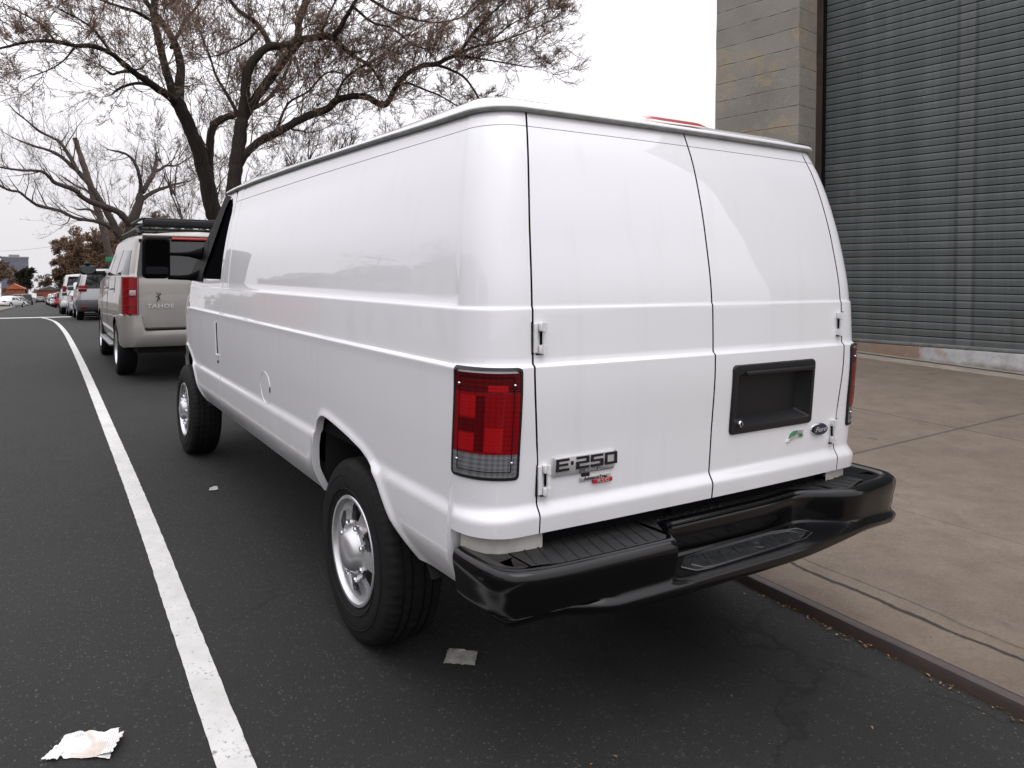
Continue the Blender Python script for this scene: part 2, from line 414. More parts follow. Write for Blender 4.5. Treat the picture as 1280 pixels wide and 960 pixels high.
# inner dark shell added behind the gaps to block light; wheel wells, floor
mb = MB()
cs = [('side', y) for y in linspace(2.3, -.8, 12)] + [('corner', a) for a in (80, 45, 10)] + [('rear', x) for x in linspace(-.78, 0, 6)]
for mir in (False, True):
    mb.grid([[skin(k, v, z, -.045, mir) for k, v in cs] for z in linspace(.80, 2.03, 14)])
mb.build('gap_backing', BLACKGAP, van)
mb = MB()
mb.box(-.80, .80, -.93, 4.0, .50, .56); mb.box(-.50, .50, -.85, 4.1, .42, .50)
mb.tube([(-.72, 0, .355), (.72, 0, .355)], .05, 10); mb.lathe([(-.17, .02), (-.15, .12), (-.05, .17), (.05, .17), (.15, .12), (.17, .02)], 20, 'x', (0, 0, .355))
for s in (-1, 1):
    mb.rbox(s * .52, -.1, .44, .07, 1.0, .04, .015)
    mb.tube([(s * .55, .2, .6), (s * .55, -.25, .33)], .03, 8)
mb.tube([(.55, .9, .36), (.55, -.3, .38), (.60, -.60, .42), (.62, -.70, .42)], .032, 10)
mb.build('underbody', UNDER, van)
# wheel housings
for mir in (1, -1):
    for A, in ((rearArch,), (frontArch,)):
        mb = MB()
        pr = [(y, z) for y, z in A if z > .5]; pr = [(A[0][0], .45)] + pr + [(A[-1][0], .45)]
        xs = [.915, .80, .60, .50]
        mb.grid([[(-mir * x, y + (.02 if y > (A[0][0] + A[-1][0]) / 2 else -.02), z + .035) for y, z in pr] for x in xs])
        cyy = sum(p[0] for p in pr) / len(pr)
        o = len(mb.v); mb.v += [(-mir * .5, y, z + .035) for y, z in pr]; mb.face(list(range(o, o + len(pr))))
        mb.build('wheel_housing', mat('housing_black', (.013, .014, .013), rough=.65, bump=.3, bump_scale=20), van)

# roof skin with its overhanging lip
outline = []
for y in linspace(2.58, -.70, 48): outline.append(('side', y))
outline += [('corner', a) for a in linspace(84, 6, 12)]
Lpts = []
for k_, v_ in outline:
    x, y, nx, ny = plan(k_, max(v_, -.86) if k_ == 'side' else v_, 2.05); Lpts.append((x, y, nx, ny))
xs_rear = linspace(Lpts[-1][0], 0, 14)[1:]
for x in xs_rear:
    a, b, c, d = plan('rear', x, 2.05); Lpts.append((a, b, c, d))
full = Lpts + [(-x, y, -nx, ny) for x, y, nx, ny in reversed(Lpts[:-1])]
full += [(x * .86, 2.60 + .10 * (1 - x * x), 0, .3) for x in linspace(.9, -.9, 9)]
mb = MB()
def ring(off, dz, crown=None):
    out = []
    for x, y, nx, ny in full:
        z = zrail(max(-1, min(2.6, y))) + dz
        out.append(Vector((x + nx * off, y + ny * off, z)))
    return out
rings = [(-.03, -.004), (.004, -.004), (.017, -.003), (.021, .001), (.0215, .007), (.021, .012), (.017, .018), (.008, .021), (-.004, .0225), (-.018, .024), (-.04, .033), (-.08, .052), (-.13, .072), (-.20, .092), (-.30, .108), (-.42, .119), (-.60, .127), (-.80, .130)]
P = []
for off, dz in rings:
    if off > -.03: P.append(ring(off, dz))
yc = .8
def roofdz(d): return .026 + .088 * (1 - math.exp(-d / .15)) + .025 * ss(0, .9, d)
for q in [.992, .98, .965, .945, .92, .89, .85, .79, .7, .55, .35, .15, .03]:
    row = []
    for x, y, nx, ny in full:
        x1, y1 = x - nx * .022, y - ny * .022
        X_, Y_ = x1 * q, yc + (y1 - yc) * q; d = math.hypot(X_ - x1, Y_ - y1)
        row.append(Vector((X_, Y_, zrail(max(-1, min(2.6, y))) + roofdz(d))))
    P.append(row)
mb.grid(P, closed=True, mf=lambda i, j: 1 if i < 3 else 0)
mb.build('roof', [WHITE, GUTTER], van, angle=50)
# CHMSL
mb = MB()
cs = linspace(-.17, .17, 13)
def chm(x, t, o):
    xx = x * (1 - .22 * t); y = -.868 + t * .062; d = y + .905 - .022
    return Vector((xx, y, zrail(-.9) + roofdz(max(0, d)) + o * ss(.17, .14, abs(x))))
mb.grid([[chm(x, t, .002 + .007 * math.sin(math.pi * (.08 + .84 * t))) for x in cs] for t in linspace(0, 1, 9)])
mb.build('high_brake_light', REDPL, van)

# ---- rear doors
def rear_door(mir):
    zs = sorted(set([z for z in linspace(.735, 1.0, 24) + [.946, .951, 1.1905, 1.1955] + ZR if z >= .735]))
    zs = [z for i, z in enumerate(zs) if i == 0 or z - zs[i - 1] > .0012]
    i_s = max(i for i, z in enumerate(zs) if z <= 1.9921)
    hx0, hx1, hz0, hz1 = .115, .555, .953, 1.190
    ts = linspace(0, 1, 22)
    xs_fix = [.115, .118, .552, .555] if mir else []
    fr = sorted(set(ts))
    # right door columns are in |x| so that the plate opening can be cut on column lines
    def mk(t):
        return lambda z: ('rear', -lerp(.0035, seamX(z) - .0035, t))
    cols = [mk(t) for t in fr]
    if mir:
        xs = [.0035, .03, .06, .09, .115, .16, .22, .28, .34, .40, .46, .51, .555, .60, .64, .68, .71]
        cols = [(lambda z, x=x: ('rear', -x)) for x in xs] + [(lambda z, t=t: ('rear', -lerp(.71, seamX(z) - .0035, t))) for t in (.3, .6, .85, 1)]
        i0, i1 = xs.index(.115), xs.index(.555)
        zz = [z for z in zs if not (hz0 - .006 < z < hz0 + .006 or hz1 - .006 < z < hz1 + .006)] + [hz0, hz1]; zs = sorted(zz)
        i_s = max(i for i, z in enumerate(zs) if z <= 1.9921)
        skip = lambda i, j: i0 <= j < i1 and hz0 - 1e-6 <= zs[i] < hz1 - 1e-6
    else: skip = None
    mb = MB()
    patch(mb, cols, zs, mir, skip=skip, rim=.03, mf=lambda i, j: 1 if i == i_s else 0, rm=2, rims='LRT'); patch(mb, cols, zs[:2], mir, rim=.03, rims='B', skip=lambda i, j: True)  # door edges coloured dark to paint in the shade of the gaps
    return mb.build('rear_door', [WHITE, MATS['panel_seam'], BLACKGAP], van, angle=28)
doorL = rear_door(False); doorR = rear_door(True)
# ---- hinges
def hinge(z, mir, door):
    x = -seamX(z); p = skin('rear', x + .012, z, 0); s = -1 if mir else 1
    mb = MB()
    mb.rbox(s * (x + .006), p.y - .004, z, .014, .010, .088, .0015, 1)
    for dz in (.034, -.034):
        mb.rbox(s * (x + .026), p.y - .009, z + dz, .022, .018, .024, .0025, 2)
        mb.tube([(s * (x + .030), p.y - .018, z + dz - .013), (s * (x + .030), p.y - .018, z + dz + .013)], .0075, 10)
    mb.rbox(s * (x + .028), p.y - .004, z, .008, .004, .040, .001, 1, 1)
    mb.tube([(s * (x + .030), p.y - .017, z - .030), (s * (x + .030), p.y - .017, z + .030)], .0048, 8)
    mb.rbox(s * (x - .004), p.y - .001, z, .003, .008, .098, .001, 1, 1)
    mb.rbox(s * (x + .026), p.y + .001, z - .0485, .03, .012, .004, .001, 1, 1)
    mb.build('hinge', [HINGE, BLACKGAP], door)
for z in (1.327, .894):
    hinge(z, False, doorL); hinge(z, True, doorR)
# ---- licence plate recess on the right door
def dy(x, z): return skin('rear', -abs(x), z).y
X0, X1, Z0, Z1 = .092, .574, .945, 1.198
def rrect(x0, x1, z0, z1, r, n=5):
    out = []
    for cx, cz, a0 in ((x1 - r, z1 - r, 0), (x0 + r, z1 - r, 90), (x0 + r, z0 + r, 180), (x1 - r, z0 + r, 270)):
        for k in range(n + 1):
            a = R_(a0 + 90 * k / n); out.append((cx + r * math.cos(a), cz + r * math.sin(a)))
    return out
def loop(x0, x1, z0, z1, r, o): return [Vector((x, dy(x, z) - o, z)) for x, z in rrect(x0, x1, z0, z1, r)]
mb = MB()
Ls = [loop(X0, X1, Z0, Z1, .018, -.01), loop(X0, X1, Z0, Z1, .018, .004), loop(X0 + .003, X1 - .003, Z0 + .003, Z1 - .003, .016, .009), loop(X0 + .012, X1 - .012, Z0 + .012, Z1 - .012, .014, .010),
      loop(X0 + .024, X1 - .020, Z0 + .026, Z1 - .034, .010, .008), loop(X0 + .026, X1 - .022, Z0 + .030, Z1 - .038, .009, .002), loop(X0 + .040, X1 - .05, Z0 + .052, Z1 - .045, .008, -.038)]
mb.grid([l_ for l_ in Ls], closed=True)
o = len(mb.v); mb.v += [tuple(p) for p in Ls[-1]]; mb.face(list(range(o, o + len(Ls[-1]))))
holder = mb.build('plate_recess', BLACKPL, doorR, angle=30)
mb = MB(); mb.rbox((X0 + X1) / 2 + .02, dy(.3, 1.17) - .012, Z1 - .032, .40, .012, .016, .005)
mb.rbox(X0 + .045, dy(.14, .97) - .004, Z0 + .035, .05, .012, .045, .004)
for sx, sz in ((.19, 1.06), (.36, 1.0), (.20, .995)): mb.lathe([(0, .007), (-.006, .006), (-.007, .0)], 10, 'y', (sx, dy(sx, sz) + .05, sz))
mb.build('plate_trim', BLACKPL, doorR)
mb = MB(); mb.lathe([(.01, .012), (-.008, .012), (-.011, .009), (-.011, .0)], 18, 'y', (X0 + .042, dy(.13, .97) - .010, Z0 + .040)); mb.box(X0 + .040, X0 + .044, dy(.13, .97) - .0225, dy(.13, .97) - .0205, Z0 + .033, Z0 + .047, 1)
mb.build('door_lock', [CHROME, BLACKGAP], doorR)
# ---- badges
def on_rear(txt, cx, cz, size, m, door, name, off=.004, depth=.0015, shear=0, bold=0, sx=1, space=1):
    V, F = text_mesh(txt, size, depth, shear, bold, space); mb = MB()
    V2 = []
    for v in V:
        x = cx + v.x * sx; z = cz + v.y
        V2.append((x, dy(x, z) - off - v.z, z))
    mb.merge(V2, F); return mb.build(name, m, door, smooth=False)
def plate_rear(x0, x1, z0, z1, r, off, m, door, name, bevel=.003):
    mb = MB()
    L0 = loop(x0, x1, z0, z1, r, 0); L1 = loop(x0, x1, z0, z1, r, off - bevel * .5); L2 = loop(x0 + bevel, x1 - bevel, z0 + bevel, z1 - bevel, max(.001, r - bevel * .5), off)
    mb.grid([L0, L1, L2], closed=True); o = len(mb.v); mb.v += [tuple(p) for p in L2]; mb.face(list(range(o, o + len(L2))))
    return mb.build(name, m, door, angle=25)
BLK = mat('badge_black', (.008, .009, .014), rough=.25)
BADGEM = mat('badge_satin_chrome', (.62, .61, .62), rough=.28, metal=.55)
bd = plate_rear(-.702, -.454, .897, .960, .008, .009, BADGEM, doorL, 'model_badge', .005)
# block letters with a square cut, black with chrome centre strokes
LET = {'E': [(0, 0, .22, 1), (0, .80, 1, 1), (0, .42, .92, .60), (0, 0, 1, .20)], '2': [(0, .80, 1, 1), (.80, .5, 1, .9), (0, .42, 1, .60), (0, .1, .2, .5), (0, 0, 1, .20)],
       '5': [(0, .80, 1, 1), (0, .5, .2, .9), (0, .42, 1, .60), (.80, .1, 1, .5), (0, 0, 1, .20)], '0': [(0, .80, 1, 1), (0, 0, .2, 1), (.80, 0, 1, 1), (0, 0, 1, .2)], '.': [(0, .42, .55, .72)]}
mb = MB(); xx = -.692
for ch in 'E.250':
    wd = .050 if ch != '.' else .016
    for a, b, c, d in LET[ch]:
        x0, x1 = xx + a * wd, xx + c * wd; z0, z1 = .9145 + b * .038, .9145 + d * .038
        y = dy(x0, z0); mb.box(x0, x1, y - .0118 - .0006 * LET[ch].index((a, b, c, d)), y - .006, z0, z1)
    xx += wd + (.0075 if ch != '.' else .005)
mb.build('lettering', BLK, bd, smooth=False)
mb = MB(); y = dy(-.57, .9); mb.box(-.600, -.458, y - .0105, y - .006, .8995, .9115); mb.build('badge_strip', mat('badge_grey', (.10, .10, .11), rough=.35), bd, smooth=False)
on_rear('SUPER DUTY', -.53, .9055, .0125, BADGEM, bd, 'lettering', off=.0112, depth=.0006, bold=.0002, sx=1.25, space=1.1)
mb = MB(); mb.box(-.585, -.555, dy(-.57, .89) - .006, dy(-.57, .89) + .002, .884, .8965); mb.build('badge_bracket', BLK, doorL, smooth=False)
b2 = plate_rear(-.592, -.468, .869, .8845, .003, .006, BADGEM, doorL, 'stability_badge', .0015)
on_rear('AdvanceTrac', -.530, .8768, .0150, BLK, b2, 'lettering', off=.0066, depth=.0006, bold=.0002, sx=1.2)
b3 = plate_rear(-.540, -.461, .857, .8705, .003, .0085, mat('badge_red', (.40, .02, .03), rough=.25), doorL, 'control_badge', .0015)
on_rear('RSC', -.5005, .8637, .0135, BADGEM, b3, 'lettering', off=.0090, depth=.0006, bold=.0004, sx=1.9, space=1.2)
def ellipse_part(name, cx, cz, a, b, off, m, door, dome=.004):
    mb = MB(); rowsP = []
    for k, s in enumerate((1.0, 1.0, .97, .8, .5, .2)):
        o_ = (-.002, off * .5, off, off + dome * .4, off + dome * .8, off + dome)[k]
        rowsP.append([Vector((cx + a * s * math.cos(t), dy(cx, cz) - o_, cz + b * s * math.sin(t))) for t in [2 * math.pi * q / 40 for q in range(40)]])
    mb.grid(rowsP, closed=True); o = len(mb.v); mb.v += [tuple(p) for p in rowsP[-1]]; mb.face(list(range(o, o + 40)))
    return mb.build(name, m, door, angle=50)
ov = ellipse_part('oval_emblem', .634, .912, .051, .025, .006, CHROME, doorR)
mb = MB(); cx, cz = .634, .912
L_ = [Vector((cx + .0465 * math.cos(t), dy(cx, cz) - .0112, cz + .0212 * math.sin(t))) for t in [2 * math.pi * q / 40 for q in range(40)]]
o = len(mb.v); mb.v += [tuple(p) for p in L_]; mb.face(list(range(40))); mb.build('emblem_field', mat('emblem_blue', (.006, .012, .05), rough=.15, coat=.6), ov, smooth=False)
on_rear('Ford', .634, .912, .026, BADGEM, ov, 'lettering', off=.0118, depth=.0005, shear=.35, bold=.0004, sx=1.45)
# leaf-and-road flexible fuel badge
GREEN = mat('badge_green', (.06, .22, .10), rough=.3, coat=.4)
mb = MB(); y = dy(.48, .9) - .005
o = len(mb.v); lf = [(.445, .895), (.452, .912), (.470, .921), (.492, .922), (.486, .908), (.470, .898)]
mb.prism([(a, b) for a, b in lf], y, y + .006, 'y'); fb = mb.build('fuel_badge', GREEN, doorR, smooth=False)
mb = MB(); mb.prism([(.432, .882), (.452, .899), (.500, .905), (.500, .899), (.458, .891), (.444, .881)], y - .002, y + .006, 'y'); mb.build('badge_road', BADGEM, fb, smooth=False)
on_rear('FLEX', .512, .915, .0155, BADGEM, fb, 'lettering', off=.004, bold=.0006, sx=1.15); on_rear('FUEL', .512, .900, .0155, GREEN, fb, 'lettering', off=.004, bold=.0006, sx=1.15)

# ---- tail lights
def tail_light(mir):
    colsA = [(lambda z, t=t: ('rear', lerp(-.826, -(Wf(z) - RCf(z)), t))) for t in ([0] if False else (0, .5))] if False else []
    def U(u):
        # u in metres along the skin from the inner edge towards the outer side
        def f(z):
            W, rc = Wf(z), RCf(z); xs = .822; Lr = (W - rc) - xs
            if u <= Lr: return ('rear', -(xs + u))
            a = (u - Lr) / (rc * 1.42) * 90
            return ('corner', min(max(a, .01), 90))
        return f
    def pf(u0, u1, z0, z1, o_, nu=14, nz=14):
        us = linspace(u0, u1, nu); zs = linspace(z0, z1, nz)
        return [[skin(*U(u)(z), z, o_, mir) for u in us] for z in zs]
    u0, u1, z0, z1 = 0, .215, .905, 1.243
    mb = MB()
    def rloop(i, o_):
        pts = []
        for a, b in rrect(u0 + i, u1 - i, z0 + i, z1 - i, max(.004, .014 - i * .5), 4):
            pts.append((a, b))
        # densify long edges
        d = []
        for (a, b), (c, e_) in zip(pts, pts[1:] + pts[:1]):
            n = max(1, int(math.hypot(c - a, e_ - b) / .02)); 
            d += [(lerp(a, c, k / n), lerp(b, e_, k / n)) for k in range(n)]
        return d
    base = rloop(0, 0)
    def L(i, o_):
        out = []
        cu, cz_ = (u0 + u1) / 2, (z0 + z1) / 2
        for a, b in base:
            a2 = cu + (a - cu) * (1 - 2 * i / (u1 - u0)); b2 = cz_ + (b - cz_) * (1 - 2 * i / (z1 - z0))
            out.append(skin(*U(a2)(b2), b2, o_, mir))
        return out
    mb.grid([L(0, -.01), L(0, .003), L(.002, .006), L(.008, .007), L(.0095, .002)], closed=True)
    lamp = mb.build('tail_light', BLACKPL, van, angle=40)
    tag(lamp, None)
    i = .0085
    def lens(name, a0, a1, b0, b1, o_, m):
        mb = MB(); P = pf(a0, a1, b0, b1, o_); mb.grid(P); I = pf(a0, a1, b0, b1, o_ - .01)
        mb.grid([P[0], I[0]]); mb.grid([P[-1], I[-1]]); mb.grid([[r[0] for r in P], [r[0] for r in I]]); mb.grid([[r[-1] for r in P], [r[-1] for r in I]])
        return mb.build(name, m, lamp, angle=40)
    lens('upper_lens', u0 + i, u1 - i, 1.170, z1 - .016, .0045, RED_LO)
    lens('red_lens', u0 + i, u1 - i, .985, 1.169, .0048, RED_HI)
    lens('clear_lens', u0 + i, u1 - i, z0 + .010, .984, .0045, CLEARL)
    # brighter reflector fields inside the red lens, and the inner frame line
    mb = MB()
    for a0, a1, b0, b1 in ((.055, .105, .992, 1.065), (.135, .19, .992, 1.045), (.135, .19, 1.095, 1.160), (.045, .10, 1.172, 1.192)):
        mb = MB(); mb.grid(pf(a0, a1, b0, b1, .0056, 6, 6))
        mb.build('reflector', RED_BRIGHT, lamp)
    mb = MB()
    for a0, a1, b0, b1 in ((.108, .133, .992, 1.160), (.135, .19, 1.050, 1.090)): mb.grid(pf(a0, a1, b0, b1, .0054, 6, 6)); mb.build('dark_field', RED_LO, lamp); mb = MB()
    mb = MB(); q = .026
    for a0, a1, b0, b1 in ((q, q + .0025, z0 + q, z1 - q), (u1 - q - .0025, u1 - q, z0 + q, z1 - q), (q, u1 - q, z0 + q, z0 + q + .0025), (q, u1 - q, z1 - q - .0025, z1 - q)):
        mb.grid(pf(a0, a1, b0, b1, .0062, 10, 8))
    mb.build('lens_rib', BLACKGAP, lamp)
    mb = MB()
    for a in (q, u1 - q):
        for z in (.96, 1.192):
            p = skin(*U(a)(z), z, .006, mir); mb = MB(); mb.rbox(p.x, p.y, p.z, .009, .009, .009, .004, 3); mb.build('screw', CHROME, lamp)
    return lamp
tail_light(False); tail_light(True)

# ---- bumper
def bumper_path():
    pts = [(-.965, -.885, -1, 0), (-.967, -.94, -1, 0), (-.965, -.99, -.99, -.1), (-.961, -1.04, -.95, -.25), (-.948, -1.088, -.80, -.6), (-.915, -1.122, -.5, -.86), (-.86, -1.140, -.2, -.98), (-.79, -1.148, -.05, -1)]
    xs = linspace(-.72, .72, 60)
    pts += [(x, -1.152 - .008 * (1 - (x / .75) ** 2), 0, -1) for x in xs]
    pts += [(-a, b, -c, d) for a, b, c, d in reversed(pts[:8])]
    pts = [(a + .10 * ss(.4, .95, a), b + .032 * ss(.25, .85, a) * (1 if b < -1.05 else .75), c, d) for a, b, c, d in pts]
    return pts
def recm(x, sh=0):
    return ss(-.335, -.235, x) * ss(.72, .44, x)
mb = MB(); P = []
prof = [(-.20, .676, 1), (-.06, .680, 1), (-.034, .681, 1), (-.028, .686, 1), (-.012, .690, 1), (.002, .687, 1), (.011, .678, 1), (.014, .662, 1), (.013, .645, 1), (.010, .628, 1), (.006, .610, 1), (.002, .590, 1), (-.002, .574, 1), (-.002, .566, .95), (.0, .560, .55), (.003, .555, .12), (.012, .548, 0), (.016, .540, 0), (.012, .524, 0), (-.006, .510, 0), (-.07, .502, 0), (-.18, .496, 0)]
bp_ = bumper_path()
for d, z, k in prof:
    row = []
    for x, y, nx, ny in bp_:
        m = recm(x); dd = d - .125 * m * max(k, 0) * (1 if d > -.05 else .35) - (.062 * ss(-.56, -.76, x) if k < .6 else 0)
        side = ss(.80, .95, abs(x))
        zz = z + .010 * ss(.2, .95, x) - (.012 * side if z < .6 else 0)
        if z < .53 and k < 1: zz += -.008 * (1 - ss(.3, .8, abs(x - .1)))
        row.append(Vector((x + nx * dd, y + ny * dd, zz)))
    P.append(row)
mb.grid(P)
# end caps
for j in (0, -1):
    o = len(mb.v); mb.v += [tuple(r[j]) for r in P]; mb.face(list(range(o, o + len(P))))
bumper = mb.build('rear_bumper', BLACKGLOSS, van, angle=40)
# ribbed step pads
def pad_z(x): return .6815 + .010 * ss(.2, .95, x)
mb = MB()
for x0, x1 in ((-.84, -.31), (-.29, .62), (.64, .86)):
    xs = linspace(x0, x1, 24); rows_ = []
    for t in linspace(0, 1, 6):
        row = []
        for x in xs:
            out = -1.122 + .032 * ss(.25, .85, x) - .002 + .125 * recm(x) + .03 * ss(.70, .86, abs(x)); inn = -.955
            row.append(Vector((x, lerp(inn, out, t), pad_z(x) + .0015 - .004 * (1 - t))))
        rows_.append(row)
    mb.grid(rows_)
    n = int((x1 - x0) / .045)
    for q in range(n):
        x = x0 + .02 + q * (x1 - x0 - .02) / n
        out = -1.115 + .032 * ss(.25, .85, x) + .125 * recm(x) + .03 * ss(.70, .86, abs(x))
        if -.96 - out < .03: continue
        mb.tube([(x, out, pad_z(x) + .0015), (x + .05 * (1 if x < .1 else -1) * ((-.965 - out) / .15), -.968, pad_z(x) - .002)], .0035, 5)
mb.build('step_pad', TREAD, bumper)
mb = MB()
def lz(x): return .5275 - .012
def stz(y): return .5545 + .010 * ss(-1.13, -1.06, y)
oct_ = [(-.235, -1.10), (-.205, -1.135), (-.15, -1.142), (.38, -1.128), (.45, -1.108), (.42, -1.065), (.30, -1.045), (-.05, -1.050), (-.17, -1.06)]
for q, dz in ((1, .004), (.86, .003)):
    P3 = [(.11 + (x - .11) * q, -1.093 + (y + 1.093) * q, stz(y) + dz) for x, y in oct_]; mb.tube(P3 + [P3[0]], .0032, 5, cap=False)
for q in range(7):
    x = -.12 + q * .075; mb.tube([(x, -1.125, stz(-1.125) + .002), (x + .03, -1.065, stz(-1.065) + .002)], .0022, 5)
o = len(mb.v); mb.v += [(x, y, stz(y) + .002) for x, y in oct_]; mb.face(list(range(o, o + len(oct_))))
mb.lathe([(0, .026), (.003, .024), (.003, .016), (.0, .014)], 18, 'z', (.16, -1.092, .562))
mb.build('lower_step', mat('step_scuffed', (.016, .017, .019), rough=.3, noise_amt=.6, noise_scale=35), bumper)
mb = MB(); mb.box(-.72, .72, -.950, -.925, .60, .705); mb.prism([(-.935, -.90), (-.935, -1.05), (-.86, -1.11), (-.40, -1.11), (-.22, -.99), (.45, -.98), (.66, -1.07), (.92, -1.07), (1.0, -.95), (1.0, -.90)], .60, .677, 'z'); mb.rbox(-.13, -.962, .694, .022, .02, .03, .003); mb.build('bumper_backing', BLACKGAP, bumper)
for s in (-1, 1):
    mb = MB()
    mb.grid([[Vector((s * x, y, z)) for x, y in ((.935, -.86), (.925, -.91), (.905, -.95), (.87, -.972), (.80, -.985), (.72, -.990))] for z in (.60, .64, .68, .74)])
    mb.build('body_return', mat('body_return_paint', (.46, .44, .41), rough=.55, noise_amt=.15, noise_scale=10), van)

# ---- wheels
def make_wheel(tire_r=.374, half=.122, rim_r=.222, name='wheel'):
    """built with its outer face towards -x, centre at origin"""
    root = empty(name)
    T = []
    b = half
    prof = [(-.075, rim_r - .006), (-b + .012, rim_r - .002), (-b + .002, rim_r + .012), (-b - .004, rim_r + .035), (-b - .008, rim_r + .065), (-b - .007, tire_r - .075), (-b - .002, tire_r - .05), (-b + .002, tire_r - .035), (-b + .003, tire_r - .030),
            (-b + .008, tire_r - .020), (-b + .018, tire_r - .008), (-b + .030, tire_r - .002), (-b + .045, tire_r), (-b + .055, tire_r), (-b + .057, tire_r - .009), (-b + .065, tire_r - .009), (-b + .067, tire_r), (-.032, tire_r + .001), (-.030, tire_r - .009), (-.022, tire_r - .009), (-.020, tire_r + .001), (.020, tire_r + .001), (.022, tire_r - .009), (.030, tire_r - .009), (.032, tire_r + .001), (b - .067, tire_r), (b - .065, tire_r - .009), (b - .057, tire_r - .009), (b - .055, tire_r), (b - .03, tire_r - .002), (b - .018, tire_r - .008), (b - .004, tire_r - .03), (b, rim_r + .06), (b - .01, rim_r)]
    def rf(i, k):
        u, r = prof[i]
        if r > tire_r - .022 and abs(u) > .06: return -.005 if (k % 3) == 0 else 0
        if r > tire_r - .002 and (k % 4) == 3: return -.004
        return 0
    mb = MB(); mb.lathe(prof, 176, 'x', rf=rf)
    for q in range(2):   # raised ribs on the sidewall
        r = rim_r + .03 + q * .055; mb.lathe([(-b - .006 - .002 * q, r - .002), (-b - .0095, r), (-b - .006 - .002 * q, r + .002)], 96, 'x')
    mb.build('tyre', RUBBER, root, angle=40)
    # rim
    mb = MB()
    mb.lathe([(-.10, rim_r - .012), (-b + .012, rim_r - .006), (-b + .004, rim_r + .002), (-b + .000, rim_r - .001), (-b + .001, rim_r - .012), (-b + .008, rim_r - .016), (-.098, rim_r - .022), (-.045, rim_r - .030), (.06, rim_r - .035)], 72, 'x')
    # disc with eight windows
    seg = 96; rr = [.062, .085, .105, .120, .132, .148, .166, .180, .190, rim_r - .022]; ux = [-.110, -.113, -.112, -.110, -.106, -.101, -.097, -.095, -.096, -.100]
    G = [[(ux[i] + .006 * math.cos(6 * a) * ss(.1, .14, r) * ss(.19, .16, r), r * math.cos(a), r * math.sin(a)) for i, r in enumerate(rr)] for a in [2 * math.pi * k / seg for k in range(seg + 1)]]
    def skip(i, j):
        ph = (i + .5) % 16
        return (4 <= ph < 12 and 4 <= j < 7) or (5 <= ph < 11 and j in (3, 7))
    mb.grid(G, skip=skip)
    G2 = [[(x + .012, y, z) for x, y, z in r] for r in G]
    mb.grid(G2, skip=skip)
    rim = mb.build('rim', SILVER, root, angle=40)
    mb = MB()
    mb.lathe([(-.08, .098), (-.112, .096), (-.119, .090), (-.128, .082), (-.140, .075), (-.150, .062), (-.156, .042), (-.158, .0)], 48, 'x')
    mb.build('hub_cap', SILVER, root, angle=30)
    for k in range(8):
        mb = MB(); a = 2 * math.pi * (k + .5) / 8; mb.lathe([(-.10, .0125), (-.122, .0120), (-.129, .009), (-.132, .0)], 6, 'x', (0, .112 * math.cos(a), .112 * math.sin(a)))
        mb.build('lug_nut', CHROME, root, angle=30)
    mb = MB(); mb.lathe([(-.02, .20), (-.02, .02)], 32, 'x'); mb.lathe([(-.02, .15), (.06, .15), (.06, .0)], 32, 'x'); mb.build('brake_drum', mat('drum_grey', (.05, .05, .052), rough=.6), root)
    return root
def copy_tree(o, parent=None):
    c = o.copy(); col.objects.link(c)
    if parent: c.parent = parent
    for ch in list(o.children): copy_tree(ch, c)
    return c
w0 = make_wheel()
first = True
for X, Y, rz in ((-.818, 0, 0), (-.880, 3.505, 0), (.818, 0, math.pi), (.880, 3.505, math.pi)):
    o = w0 if first else copy_tree(w0); first = False
    o.parent = van; o.location = (X, Y, .368); o.rotation_euler = (0 if rz == 0 else .4, 0, rz)
    if Y > 1: o.rotation_euler.x = .31

